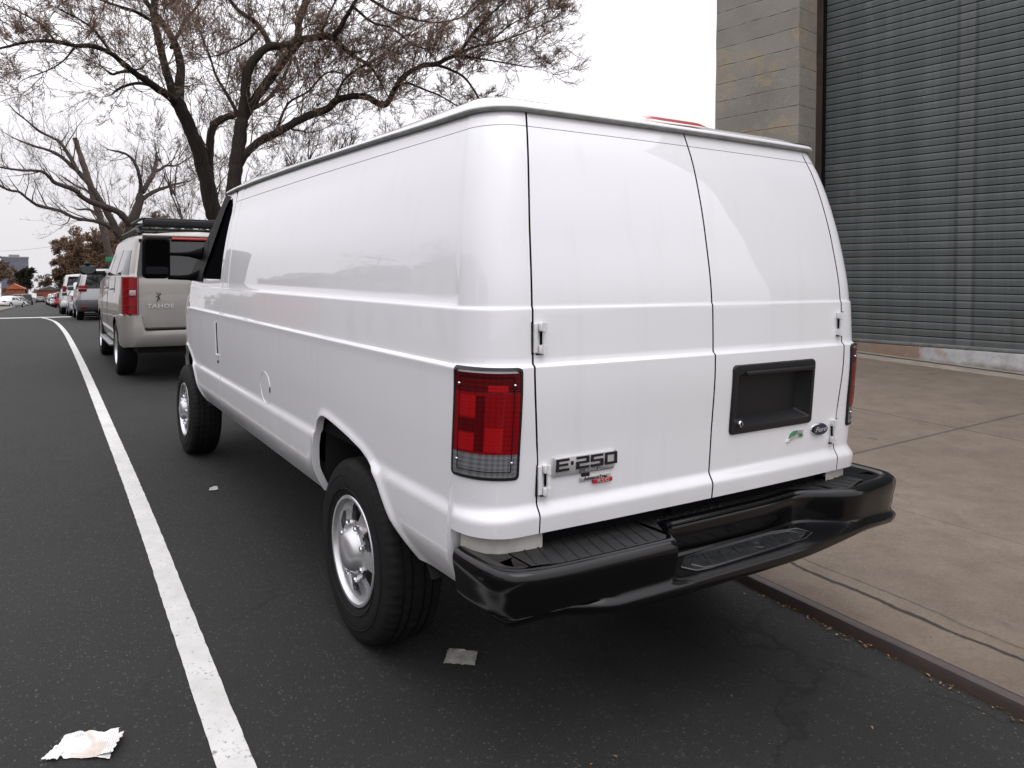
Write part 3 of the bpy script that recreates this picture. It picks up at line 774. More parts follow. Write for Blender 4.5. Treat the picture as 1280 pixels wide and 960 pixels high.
# ---- cab doors, fenders, bonnet, front
def poly_ring(mb, outer, inner, mir, off, m=0):
    o_ = [skin('side', y, z, off, mir) for y, z in outer]; i_ = [skin('side', y, z, off, mir) for y, z in inner]
    mb.grid([o_, i_], m, closed=True)
def sub(poly, n=6):
    out = []
    for (a, b), (c, d) in zip(poly, poly[1:] + poly[:1]): out += [(lerp(a, c, k / n), lerp(b, d, k / n)) for k in range(n)]
    return out
belt = 1.452
win_in = sub([(2.335, 1.475), (2.335, 1.93), (2.345, 1.985), (2.40, 2.018), (2.63, 2.018), (3.48, 1.50), (3.50, 1.475)])
win_out = sub([(2.263, belt), (2.263, 1.97), (2.28, 2.028), (2.36, 2.055), (2.70, 2.055), (3.62, 1.49), (3.64, belt)])
for mir in (False, True):
    mb = MB()
    zs = [z for z in ZR if z <= 1.43] + [1.44, belt]
    cols = [('side', y) for y in linspace(2.263, 3.0, 16) + linspace(3.02, 3.42, 18)]
    patch(mb, cols, zs, mir, zb=lambda Y: max(sillz(Y), archz(Y)), rim=.03)
    poly_ring(mb, win_out, win_in, mir, 0)
    a = [skin('side', y, z, 0, mir) for y, z in win_in]; b = [skin('side', y, z, -.025, mir) for y, z in win_in]; mb.grid([a, b], 1, closed=True)
    a = [skin('side', y, z, 0, mir) for y, z in win_out]; b = [skin('side', y, z, -.025, mir) for y, z in win_out]; mb.grid([a, b], closed=True)
    cd_ = mb.build('cab_door', [WHITE, BLACKPL], van, angle=28)
    mb = MB(); v = [skin('side', y, z, -.014, mir) for y, z in win_in]; c = skin('side', 2.7, 1.66, -.014, mir)
    o = len(mb.v); mb.v += [tuple(p) for p in v] + [tuple(c)]
    for k in range(len(v)): mb.face([o + k, o + (k + 1) % len(v), o + len(v)])
    mb.build('window', mat('cab_window_dark', (.004, .004, .005), rough=.6, spec=0), cd_)
    # black frame on the sloping front of the door window
    mb = MB(); fr = [(2.46, 2.03), (2.70, 2.058), (3.645, 1.49), (3.64, 1.455), (3.05, 1.455), (2.60, 1.99)]
    v = [skin('side', y, z, .003, mir) for y, z in fr]; o = len(mb.v); mb.v += [tuple(p) for p in v]; mb.face([o, o + 1, o + 4 + 1]); mb.face([o + 1, o + 2, o + 4, o + 5]); mb.face([o + 2, o + 3, o + 4])
    mb.build('window_frame', mat('mirror_black', (.004, .004, .0045), rough=.5, spec=.035), cd_)
    # handle recess (vertical) and key lock
    mb = MB(); s = 1 if mir else -1
    hv = [skin('side', y, z, .0015, mir) for y, z in [(2.335, 1.175), (2.365, 1.175), (2.345, .955), (2.315, .955)]]
    mb.v += [tuple(p) for p in hv]; mb.face([0, 1, 2, 3], 1)
    a0 = skin('side', 2.37, 1.18, .004, mir); a1 = skin('side', 2.35, .95, .004, mir); mb.tube([a0, a1], .006, 6); mb.tube([skin('side', 2.305, .948, .003, mir), a1], .008, 6)
    mb.build('door_handle', [WHITE, BLACKGAP], cd_)
    p = skin('side', 2.325, .90, .002, mir); mb = MB(); mb.lathe([(0, .012), (s * .003, .011), (s * .003, 0)], 12, 'x', tuple(p)); mb.build('door_lock', BLACKGAP, cd_)
    # front fender
    ztop = pchip([(3.3, 1.452), (3.6, 1.43), (3.9, 1.395), (4.1, 1.345), (4.22, 1.26), (4.26, 1.20)])
    mb = MB()
    cols = [('side', y) for y in [3.428, 3.46, 3.52, 3.6, 3.68, 3.74, 3.79, 3.84, 3.875, 3.91, 3.93, 3.95, 3.957, 3.962, 3.97, 4.0, 4.06, 4.12, 4.17, 4.21, 4.24]]
    rowsz = linspace(.52, 1.0, 30) + [1.05, 1.1, 1.15, 1.2]
    Pf = patch(mb, cols, rowsz, mir, zb=lambda Y: max(sillz(Y), archz(Y), .5), rim=.03, rims='LRB')
    up_ = []
    for k in range(1, 9):
        t = k / 8; row = []
        for kk, y in cols:
            p = skin('side', y, 1.2, 0, mir); zt = ztop(y); z = lerp(1.2, zt, math.sin(t * math.pi / 2)); xin = (1 - math.cos(t * math.pi / 2)) * .14
            row.append(Vector((p.x + (xin if not mir else -xin), p.y, z)))
        up_.append(row)
    mb.grid([Pf[-1]] + up_)
    mb.build('fender', WHITE, van, angle=30)
mb = MB()
ht = pchip([(3.3, 1.452), (3.6, 1.43), (3.9, 1.395), (4.1, 1.345), (4.22, 1.26), (4.26, 1.20)])
mb.grid([[Vector((x * (.82 if y < 3.8 else .82 - .3 * ((y - 3.8) / .46) ** 2 * .3), y, ht(y) + .02 * (1 - x * x))) for x in linspace(-1, 1, 15)] for y in linspace(3.34, 4.26, 16)])
mb.build('bonnet', WHITE, van)
mb = MB(); P = []
for t in linspace(0, 1, 8):
    y0, z0 = lerp(3.70, 2.60, t), lerp(1.455, 2.085, t); wd = lerp(.86, .76, t)
    P.append([Vector((x * wd, y0 + .12 * (1 - x * x) * (1 - .6 * t), z0)) for x in linspace(-1, 1, 13)])
mb.grid(P); mb.build('windscreen', DGLASS, van)
for s in (-1, 1):
    mb = MB()
    mb.tube([(s * .862, 3.70, 1.45), (s * .84, 3.16, 1.78), (s * .80, 2.62, 2.08)], [.04, .035, .035], 8); mb.build('windscreen_pillar', BLACKPL, van)
mb = MB(); mb.tube([(-.79, 2.60, 2.09), (-.4, 2.66, 2.13), (.4, 2.66, 2.13), (.79, 2.60, 2.09)], .03, 8)
mb.build('roof_header', WHITE, van)
mb = MB(); P = [[Vector((x * lerp(.72, .70, t), 4.24 - .02 * x * x + .04 * math.sin(t * 3.1), lerp(.62, 1.2, t))) for x in linspace(-1, 1, 9)] for t in linspace(0, 1, 6)]
mb.grid(P); mb.build('front_panel', WHITE, van)
mb = MB(); mb.rbox(0, 4.285, .98, 1.02, .03, .26, .02)
for q in range(4): mb.rbox(0, 4.302, .89 + q * .06, .96, .012, .014, .004, 2, 1)
mb.build('grille', [BLACKPL, CHROME], van)
for s in (-1, 1):
    mb = MB(); mb.rbox(s * .64, 4.26, 1.0, .22, .06, .2, .02); mb.build('headlight', CLEARL, van)
mb = MB(); mb.rbox(0, 4.27, .62, 1.50, .16, .2, .05, 4); mb.build('front_bumper', BLACKPL, van)
# mirrors
SAIL = [(2.94, 1.457), (3.64, 1.457), (3.60, 1.52), (3.42, 1.66), (3.22, 1.765), (3.06, 1.775), (3.02, 1.70), (3.10, 1.58)]
for mir in (False, True):
    s = 1 if mir else -1
    mb = MB()
    mb.rbox(s * 1.252, 3.30, 1.640, .212, .13, .335, .045, 5)
    mroot = mb.build('side_mirror', mat('mirror_black', (.004, .004, .0045), rough=.5, spec=.035), van, angle=50)
    mb = MB(); pl = rrect(-.088, .088, -.065, .138, .03); mb.v += [(s * 1.252 + a, 3.2325, 1.645 + b) for a, b in pl]; mb.face(list(range(len(pl)))); mb.build('mirror_glass', mat('mirror_dark', (.003, .003, .003), rough=.6, spec=0), mroot, smooth=False)
    mb = MB(); pl = rrect(-.085, .085, -.135, -.078, .022); mb.v += [(s * 1.252 + a, 3.2325, 1.645 + b) for a, b in pl]; mb.face(list(range(len(pl)))); mb.build('convex_glass', mat('convex_dark', (.010, .010, .011), rough=.3, spec=.1), mroot, smooth=False)
    mb = MB()
    mb.tube([(s * 1.16, 3.31, 1.672), (s * 1.06, 3.30, 1.672), (s * 1.0, 3.29, 1.672), (s * .93, 3.27, 1.675), (s * .89, 3.25, 1.675)], [.013, .016, .022, .045, .06], 10)
    mb.tube([(s * 1.16, 3.31, 1.485), (s * 1.06, 3.30, 1.482), (s * 1.0, 3.29, 1.484), (s * .93, 3.26, 1.50), (s * .90, 3.24, 1.51)], [.018, .02, .025, .045, .05], 10)
    mb.grid([[skin('side', y, z, o_, mir) for y, z in SAIL] for o_ in (-.03, .012, .014)], closed=True)
    o = len(mb.v); mb.v += [tuple(skin('side', y, z, .014, mir)) for y, z in SAIL]; mb.face(list(range(o, o + len(SAIL))))
    mb.build('mirror_arm', mat('mirror_black', (.004, .004, .0045), rough=.5, spec=.035), mroot, angle=40)
# fuel door, round outline
mb = MB()
rr_ = []
for r_, o_ in ((.100, .0), (.100, .0022), (.094, .0022), (.094, .0002)):
    rr_.append([skin('side', 1.160 + r_ * math.cos(a), .885 + r_ * .88 * math.sin(a), o_) for a in [2 * math.pi * q / 40 for q in range(40)]])
mb.grid(rr_, closed=True)
p = skin('side', 1.065, .885, .002)
mb.rbox(p.x, p.y, p.z, .004, .012, .03, .002, 2, 1)
mb.build('fuel_door', [WHITE, BLACKGAP], van, angle=30)
# ================================================================ STREET
def asphalt():
    g = NT('asphalt'); b = g.b
    big = g.noise(.35, 4); mid = g.noise(3.2, 6, dist=.4); fine = g.noise(95, 3); grit = g.noise(260, 2)
    c = g.ramp(big, (.3, (.0275, .0280, .0265)), (.7, (.040, .0405, .038)))
    c = g.mix(g.ramp(mid, (.35, (0, 0, 0)), (.75, (1, 1, 1))), c, g.mix(.5, c, (.046, .045, .044)))
    vo = g.n('ShaderNodeTexVoronoi', Scale=70); g.l(g.tc.outputs['Object'], vo.inputs['Vector'])
    s1 = g.ramp(vo.outputs['Distance'], (.14, (1, 1, 1)), (.34, (0, 0, 0)))
    sel = g.ramp(g.sep(vo.outputs['Color'])[0], (.60, (0, 0, 0)), (1.0, (1, 1, 1)))
    spk = g.math('MULTIPLY', s1, sel)
    c = g.mix(g.math('MULTIPLY', spk, .85), c, (.19, .185, .165))
    c = g.mix(g.ramp(grit, (.38, (.9,) * 3), (.62, (0,) * 3)), c, g.mix(1, c, (.32, .32, .32), 'MULTIPLY'))
    v2 = g.n('ShaderNodeTexVoronoi', Scale=42); g.l(g.tc.outputs['Object'], v2.inputs['Vector'])
    r2_ = g.sep(v2.outputs['Color'])
    st = g.math('MULTIPLY', g.ramp(v2.outputs['Distance'], (.22, (1, 1, 1)), (.42, (0, 0, 0))), g.ramp(r2_[1], (.45, (0, 0, 0)), (.9, (.38, .38, .38))))
    c = g.mix(st, c, g.mix(r2_[2], (.012, .012, .012), (.088, .086, .080)))
    # cracks
    vc = g.n('ShaderNodeTexVoronoi', Scale=.33, feature='DISTANCE_TO_EDGE')
    dn = g.n('ShaderNodeTexNoise', Scale=1.6, Detail=6); g.l(g.tc.outputs['Object'], dn.inputs['Vector'])
    va = g.n('ShaderNodeVectorMath', operation='SCALE'); g.l(dn.outputs['Color'], va.inputs[0]); va.inputs['Scale'].default_value = .9
    vb = g.n('ShaderNodeVectorMath', operation='ADD'); g.l(g.tc.outputs['Object'], vb.inputs[0]); g.l(va.outputs[0], vb.inputs[1]); g.l(vb.outputs[0], vc.inputs['Vector'])
    cr = g.ramp(vc.outputs['Distance'], (.000, (1, 1, 1)), (.0045, (0, 0, 0)))
    cr = g.math('MULTIPLY', cr, g.ramp(big, (.5, (0, 0, 0)), (.62, (.8, .8, .8))))
    c = g.mix(cr, c, (.008, .008, .008))
    # oil darkening of the parking lane plus painted shade beneath the van
    x = g.sep(); d = g.math('ABSOLUTE', g.math('SUBTRACT', x[0], .25)); oil_shade = g.ramp(g.math('ADD', d, g.math('MULTIPLY', mid, .8)), (.5, (.72,) * 3), (1.75, (0,) * 3))
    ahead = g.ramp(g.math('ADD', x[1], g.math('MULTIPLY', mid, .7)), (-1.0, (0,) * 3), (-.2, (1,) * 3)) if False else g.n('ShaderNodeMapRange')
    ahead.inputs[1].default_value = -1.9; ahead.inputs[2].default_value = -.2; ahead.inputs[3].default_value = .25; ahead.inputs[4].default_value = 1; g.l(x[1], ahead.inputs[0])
    oil_shade = g.math('MULTIPLY', oil_shade, ahead.outputs[0])
    c = g.mix(oil_shade, c, (.0065, .0065, .007))
    g.l(c, b.inputs['Base Color']); b.inputs['Roughness'].default_value = .78; b.inputs['Specular IOR Level'].default_value = .28
    h = g.math('ADD', g.math('MULTIPLY', fine, .6), g.math('MULTIPLY', grit, .5)); g.bump(h, 1.0, .010)
    return g.m
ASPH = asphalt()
leftX = lin([(-60, -9), (27, -9), (33, -5.5), (40, -4.25), (120, -4.6), (700, -6)])
YS = sorted(set([round(y, 3) for y in linspace(-30, 40, 101) + linspace(42, 120, 40) + linspace(130, 700, 39)]))
mb = MB()
mb.grid([[(lerp(leftX(y), kerbX(y), t), y, gz(y)) for t in linspace(0, 1, 9)] for y in YS])
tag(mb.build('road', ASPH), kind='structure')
g = NT('verge_ground'); n1 = g.noise(.4, 6); n2 = g.noise(9, 4)
c = g.ramp(n1, (.35, (.075, .060, .040)), (.65, (.12, .10, .075))); c = g.mix(g.ramp(n2, (.4, (0,) * 3), (.6, (.6,) * 3)), c, (.05, .05, .03)); g.l(c, g.b.inputs['Base Color']); g.b.inputs['Roughness'].default_value = .95
mb = MB()
YG = sorted(set([-300, -120, -60] + YS[::3] + [700, 1200, 2500]))
mb.grid([[(x, y, gz(y) - .05) for x in (-900, -300, -100, -40, -20, -9, 0, 10, 20, 40, 100, 300, 900)] for y in YG])
tag(mb.build('ground', g.m), kind='structure')
# far-side pavement (left of the road)
CONC2 = mat('far_concrete', (.15, .135, .115), rough=.9, noise_amt=.2, noise_scale=2)
mb = MB(); rowsL = []
for y in YS:
    if y > 130: break
    x = leftX(y); rowsL.append([(x, y, gz(y) - .03), (x - .005, y, gz(y) + .12), (x - .15, y, gz(y) + .13), (x - 1.6, y, gz(y) + .12), (x - 1.62, y, gz(y) - .04)])
mb.grid(rowsL); tag(mb.build('far_pavement', CONC2), kind='structure')
# lane line
def line_mat():
    g = NT('road_paint'); n = g.noise(60, 5); n2 = g.noise(5, 4); n3 = g.noise(220, 2)
    c = g.ramp(n2, (.3, (.50, .495, .475)), (.7, (.64, .635, .615)))
    wear = g.ramp(g.math('ADD', n, g.math('MULTIPLY', n2, .3)), (.74, (0,) * 3), (.88, (.8,) * 3))
    c = g.mix(wear, c, (.06, .06, .06)); c = g.mix(g.ramp(n3, (.62, (0,) * 3), (.8, (.45,) * 3)), c, (.16, .16, .155))
    g.l(c, g.b.inputs['Base Color']); g.b.inputs['Roughness'].default_value = .75; g.bump(n3, .3, .004); return g.m
PAINT = line_mat()
lx = pchip([(-8, -1.60), (-3, -1.570), (-.56, -1.547), (2.07, -1.500), (4.45, -1.479), (10.98, -1.445), (16.3, -1.452), (20, -1.49), (23.8, -1.57), (27, -1.74), (29.6, -2.0)])
mb = MB(); rw = random.Random(3); rows_ = []
for y in linspace(-8, 29.4, 900):
    e1, e2 = rw.uniform(-.0018, .0018), rw.uniform(-.0018, .0018)
    rows_.append([(lx(y) - .054 + e1, y, gz(y) + .004), (lx(y), y, gz(y) + .0045), (lx(y) + .054 + e2, y, gz(y) + .004)])
mb.grid(rows_); tag(mb.build('lane_line', PAINT), kind='structure')
mb = MB(); mb.grid([[(x, y + .02 * math.sin(x * 9), gz(y) + .0045) for x in linspace(-8.6, -.9, 30)] for y in (29.2, 29.8, 30.5)])
tag(mb.build('stop_line', PAINT), kind='structure')

# pavement in front of the warehouse
def pavement_mat():
    g = NT('pavement_concrete'); b = g.b
    n1 = g.noise(.55, 6, dist=.3); n2 = g.noise(4.5, 6, rough=.7); n3 = g.noise(70, 4); n4 = g.noise(1.7, 7, dist=1.2)
    c = g.ramp(n1, (.3, (.142, .112, .086)), (.7, (.205, .166, .131)))
    c = g.mix(g.ramp(n2, (.34, (.55,) * 3), (.60, (0,) * 3)), c, (.105, .080, .060))
    c = g.mix(g.ramp(n3, (.42, (.5,) * 3), (.68, (0,) * 3)), c, g.mix(1, c, (.62, .60, .58), 'MULTIPLY'))
    blot = g.ramp(n4, (.64, (0,) * 3), (.74, (.4,) * 3)); c = g.mix(blot, c, (.060, .048, .040))
    spots = g.n('ShaderNodeTexVoronoi', Scale=2.3); g.l(g.tc.outputs['Object'], spots.inputs['Vector'])
    sm = g.math('MULTIPLY', g.ramp(spots.outputs['Distance'], (.06, (1,) * 3), (.14, (0,) * 3)), g.ramp(g.sep(spots.outputs['Color'])[1], (.6, (0,) * 3), (.8, (.8,) * 3)))
    c = g.mix(sm, c, (.05, .042, .036))
    at = g.n('ShaderNodeAttribute', attribute_name='kerb_distance'); kd = at.outputs['Fac']
    wob = g.math('MULTIPLY', g.math('SUBTRACT', g.noise(2.8, 8), .5), .12)
    x = g.sep()
    def line(v, at_, wdt, amt):
        d = g.math('ABSOLUTE', g.math('SUBTRACT', v, at_)); return g.ramp(d, (wdt * .5, (amt,) * 3), (wdt, (0,) * 3))
    wy = g.math('ADD', x[1], g.math('MULTIPLY', wob, .12))
    ym = g.math('MODULO', g.math('ADD', wy, 33.0 - .57), 3.3)
    j1 = g.ramp(g.math('DIVIDE', g.math('ABSOLUTE', g.math('SUBTRACT', ym, 1.65)), 1.65), (.9885, (0,) * 3), (.9955, (.6,) * 3))
    j1 = g.math('MULTIPLY', j1, g.ramp(kd, (.30, (0,) * 3), (.34, (1,) * 3)))
    wx = g.math('ADD', x[0], g.math('MULTIPLY', wob, .15))
    j2 = line(wx, 5.25, .016, .55); j3 = line(wx, 2.6, .010, .28)
    k2 = g.math('ADD', kd, wob); k1 = line(k2, .27, .017, 1.0); k3 = line(g.math('ADD', kd, g.math('MULTIPLY', wob, .7)), .38, .010, .45)
    tot = g.math('MAXIMUM', g.math('MAXIMUM', j1, j2), g.math('MAXIMUM', k1, g.math('MAXIMUM', j3, k3)))
    c = g.mix(tot, c, (.022, .018, .015))
    edge = g.ramp(kd, (.0, (.35,) * 3), (.30, (0,) * 3)); c = g.mix(g.math('MULTIPLY', edge, n2), c, (.12, .075, .05))
    g.l(c, b.inputs['Base Color']); b.inputs['Roughness'].default_value = .88
    h = g.math('SUBTRACT', g.math('ADD', g.math('MULTIPLY', n3, .25), g.math('MULTIPLY', n2, .3)), tot); g.bump(h, .5, .012)
    return g.m
KW = .048
mb = MB(); kd = []
ysw = sorted(set([round(y, 3) for y in linspace(-14, 8, 120) + linspace(8.5, 30, 44) + linspace(31, 200, 60)]))
offs = [0, .05, .1, .2, .3, .45, .7, 1.1, 1.6, 2.2, 3, 4, 5, 6, 7, 8, 9, 10, 14]
G = []
for y in ysw:
    row = []
    for o in offs: x = kerbX(y) + KW + o; row.append((x, y, walkz(x, y))); kd.append(o)
    G.append(row)
mb.grid(G)
pv = mb.build('pavement', pavement_mat(), weld=False)
a = pv.data.attributes.new('kerb_distance', 'FLOAT', 'POINT'); a.data.foreach_set('value', kd)
tag(pv, kind='structure')
# steel-faced kerb
g = NT('kerb_steel'); n1 = g.noise(3, 6); n2 = g.noise(40, 4); z = g.sep()[2]
c = g.ramp(n1, (.3, (.050, .040, .041)), (.7, (.085, .068, .070))); c = g.mix(g.ramp(n2, (.45, (0,) * 3), (.7, (.6,) * 3)), c, (.10, .055, .03))
c = g.mix(g.ramp(z, (.0, (.8,) * 3), (.022, (0,) * 3)), c, (.09, .052, .028))
g.l(c, g.b.inputs['Base Color']); g.b.inputs['Roughness'].default_value = .6; g.b.inputs['Metallic'].default_value = .2; g.bump(n2, .3, .004)
mb = MB(); rk = random.Random(5); G = []
for y in ysw:
    x = kerbX(y); j = rk.uniform(-.002, .002); zk = gz(y)
    G.append([(x - .004, y, zk - .03), (x + j, y, zk + .030), (x + .006 + j, y, zk + .046), (x + .016 + j, y, zk + .052), (x + KW - .006, y, zk + .0535), (x + KW + .004, y, zk + .03)])
mb.grid(G); tag(mb.build('kerb', g.m), kind='structure')

# ---------------------------------------------------------------- litter and leaves
LEAF = NT('dry_leaf'); oi = LEAF.n('ShaderNodeObjectInfo'); n = LEAF.noise(45, 2)
LEAF.l(LEAF.ramp(n, (.3, (.10, .045, .018)), (.5, (.22, .11, .05)), (.7, (.34, .20, .11))), LEAF.b.inputs['Base Color']); LEAF.b.inputs['Roughness'].default_value = .8
LEAF = LEAF.m
mb = MB(); rl = random.Random(11)
def leafbit(x, y, z, s, mb):
    a = rl.uniform(0, 6.28); b = rl.uniform(-.5, .5); e_ = [Vector((math.cos(a) * s, math.sin(a) * s, s * b * .5)), Vector((-math.sin(a) * s * .45, math.cos(a) * s * .45, 0))]
    c = Vector((x, y, z)); o = len(mb.v)
    mb.v += [tuple(c - e_[0]), tuple(c + e_[1] + Vector((0, 0, s * .3))), tuple(c + e_[0]), tuple(c - e_[1] + Vector((0, 0, s * .2)))]
    mb.face([o, o + 1, o + 2, o + 3])
for k in range(480):
    y = rl.uniform(-3.2, 6) if rl.random() < .8 else rl.uniform(6, 20)
    x = kerbX(y) - abs(rl.gauss(0, .028)) - .004
    leafbit(x, y, gz(y) + .006, rl.uniform(.003, .013), mb)
tag(mb.build('leaf_litter', LEAF, smooth=False, weld=False, recalc=False), 'thin line of dry brown leaf crumbs along the foot of the kerb', 'leaf litter', kind='stuff')
mb = MB()
for k in range(160):
    y = rl.uniform(-2.2, 9); x = rl.uniform(-6, .9)
    leafbit(x, y, gz(y) + .004, rl.uniform(.003, .010), mb)
for k in range(60):
    y = rl.uniform(-1.7, 4); x = kerbX(y) + rl.uniform(.1, 5); leafbit(x, y, walkz(x, y) + .004, rl.uniform(.003, .011), mb)
tag(mb.build('road_crumbs', LEAF, smooth=False, weld=False, recalc=False), 'scattered tiny leaf crumbs and grit on the asphalt and pavement', 'leaf litter', kind='stuff')
# crumpled newspaper, lower left
def paper_mat():
    g = NT('newsprint'); n = g.noise(14, 4)
    m = g.mapping((1, 1, 1), (0, 0, R_(17)))
    x = g.sep(m)
    ln = g.math('SINE', g.math('MULTIPLY', x[0], 900)); blk = g.noise(22, 1, m)
    c = g.ramp(n, (.3, (.62, .61, .595)), (.7, (.74, .73, .72)))
    txt = g.math('MULTIPLY', g.ramp(ln, (.5, (0,) * 3), (.8, (1,) * 3)), g.ramp(blk, (.52, (0,) * 3), (.58, (.55,) * 3)))
    c = g.mix(txt, c, (.22, .20, .20)); c = g.mix(g.ramp(g.noise(9, 1), (.58, (0,) * 3), (.63, (.5,) * 3)), c, (.45, .33, .24))
    g.l(c, g.b.inputs['Base Color']); g.b.inputs['Roughness'].default_value = .85; return g.m
def crumple(name, outline, n, amp, seed, m, z0=.004, lift=None):
    r = random.Random(seed); mb = MB(); P = []
    (ax, ay), (bx_, by_), (cx, cy), (dx, dy_) = outline
    for i in range(n):
        v = i / (n - 1); row = []
        for j in range(n):
            u = j / (n - 1)
            x = lerp(lerp(ax, bx_, u), lerp(dx, cx, u), v); y = lerp(lerp(ay, by_, u), lerp(dy_, cy, u), v)
            h = amp * abs(noise.noise(Vector((u * 3.1 + seed, v * 2.7, seed * 1.7)))) + amp * .5 * abs(noise.noise(Vector((u * 8 + seed, v * 7, 3))))
            if lift: h += lift(u, v)
            edge = min(u, v, 1 - u, 1 - v)
            x += .008 * noise.noise(Vector((u * 9, v * 9, seed))) * (1 if edge < .05 else .3); y += .008 * noise.noise(Vector((u * 9, v * 9, seed + 5)))
            row.append((x, y, z0 + h))
        P.append(row)
    mb.grid(P); return mb
NEWS = paper_mat()
pm = crumple('newspaper', ((-2.050, -.235), (-1.885, -.330), (-1.845, -.205), (-2.005, -.160)), 26, .009, 4, NEWS, lift=lambda u, v: .012 * v * v + .006 * math.sin(u * 7) * v)
pm2 = crumple('p', ((-1.92, -.30), (-1.878, -.325), (-1.832, -.235), (-1.87, -.215)), 14, .007, 9, NEWS, lift=lambda u, v: .004 + .012 * u)
pm.merge(pm2.v, pm2.f); pm3 = crumple('p', ((-2.072, -.238), (-2.03, -.262), (-1.985, -.20), (-2.03, -.19)), 12, .007, 6, NEWS, lift=lambda u, v: .003)
pm.merge(pm3.v, pm3.f)
tag(pm.build('newspaper', NEWS, recalc=False), 'crumpled folded newspaper page lying on the asphalt left of the white lane line', 'newspaper')
pm = crumple('s', ((-.700, -.355), (-.600, -.425), (-.545, -.36), (-.635, -.285)), 14, .006, 13, None, lift=lambda u, v: .010 * v)
tag(pm.build('paper_scrap', mat('dirty_paper', (.34, .34, .30), rough=.85, noise_amt=.3, noise_scale=25), recalc=False), 'flat greyish paper scrap on the asphalt behind the van\'s left rear wheel', 'scrap')
pm = crumple('s', ((-1.04, 2.31), (-.98, 2.30), (-.965, 2.40), (-1.02, 2.38)), 10, .012, 21, None)
tag(pm.build('paper_scrap', mat('pale_paper', (.42, .42, .42), rough=.8, noise_amt=.15, noise_scale=25), recalc=False), 'small pale paper scrap on the asphalt beside the van\'s left flank', 'scrap')
pm = crumple('s', ((2.46, .30), (2.54, .28), (2.55, .33), (2.49, .34)), 8, .006, 31, None, z0=0)
o = pm.build('paper_scrap', MATS['pale_paper'], recalc=False); o.location.z = walkz(2.5, .3) + .004
tag(o, 'tiny pale scrap on the brown pavement right of the van', 'scrap')

# ================================================================ WAREHOUSE
wh = empty('warehouse', (9.0, 2.3, 0), R_(8)); tag(wh, 'warehouse with a board-marked concrete pillar and a tall grey roller shutter', 'building')
def conc_mat():
    g = NT('board_marked_concrete'); b = g.b
    x = g.sep(); n1 = g.noise(1.1, 6); n2 = g.noise(7, 6); n3 = g.noise(60, 4)
    c = g.ramp(n1, (.3, (.215, .200, .174)), (.7, (.300, .282, .250)))
    # patches of differently coloured render
    mp = g.mapping((1.0, 1.5, 2.2)); v = g.n('ShaderNodeTexVoronoi', Scale=1.5); g.l(mp, v.inputs['Vector'])
    rgb = g.sep(v.outputs['Color'])
    c = g.mix(g.math('MULTIPLY', g.ramp(rgb[0], (.70, (0,) * 3), (.73, (.55,) * 3)), g.ramp(n2, (.4, (0,) * 3), (.55, (1,) * 3))), c, (.36, .29, .195))
    c = g.mix(g.ramp(n2, (.58, (0,) * 3), (.72, (.5,) * 3)), c, (.30, .285, .26))
    c = g.mix(g.ramp(n3, (.35, (.35,) * 3), (.6, (0,) * 3)), c, (.085, .075, .06))
    wob = g.math('MULTIPLY', g.math('SUBTRACT', n1, .5), .05)
    zz = g.math('DIVIDE', g.math('ADD', x[2], wob), .295); f = g.math('FRACT', zz)
    d = g.math('ABSOLUTE', g.math('SUBTRACT', f, .5)); ln = g.ramp(d, (.462, (0,) * 3), (.49, (1,) * 3))
    ln = g.math('MULTIPLY', ln, g.ramp(n2, (.38, (.05,) * 3), (.62, (.75,) * 3)))
    c = g.mix(ln, c, (.045, .040, .034))
    row = g.math('FLOOR', zz); sh = g.n('ShaderNodeTexWhiteNoise', noise_dimensions='1D'); g.l(row, sh.inputs['W'])
    c = g.mix(.12, c, g.mix(1, c, g.ramp(sh.outputs['Value'], (0, (.72, .72, .70)), (1, (1.25, 1.24, 1.22))), 'MULTIPLY'))
    g.l(c, b.inputs['Base Color']); b.inputs['Roughness'].default_value = .92
    h = g.math('SUBTRACT', g.math('MULTIPLY', n3, .4), g.math('MULTIPLY', ln, 1.2)); g.bump(h, .6, .015); return g.m
CONC = conc_mat()
def wobble_box(mb, x0, x1, y0, y1, z0, z1, step=.4):
    """box with slightly uneven long vertical edges"""
    r = random.Random(2); n = int((z1 - z0) / step); ring = []
    for i in range(n + 1):
        z = lerp(z0, z1, i / n); j = [r.uniform(-.006, .006) for _ in range(8)]
        ring.append([(x0 + j[0], y0 + j[1], z), (x1, y0 + j[2], z), (x1, y1 + j[4], z), (x0 + j[5], y1 + j[6], z)])
    mb.grid(ring, closed=True); o = len(mb.v); mb.v += ring[-1]; mb.face([o, o + 1, o + 2, o + 3])
mb = MB(); wobble_box(mb, -.68, .9, 1.86, 3.235, .05, 10)
mb.build('pillar', CONC, wh, smooth=False)
mb = MB(); wobble_box(mb, -.68, .9, -9.6, -8.1, .0, 10); mb.build('pillar', CONC, wh, smooth=False)
mb = MB(); mb.box(.12, .9, -8.1, 1.86, 7.2, 9.6); mb.box(.9, 14, -9.55, 3.2, 0, 9.6); mb.build('wall', CONC, wh, smooth=False)
mb = MB(); mb.box(-.05, 14.1, -9.6, 3.3, 9.6, 9.75); mb.build('roof', mat('roof_felt', (.06, .06, .06), rough=.9), wh, smooth=False)
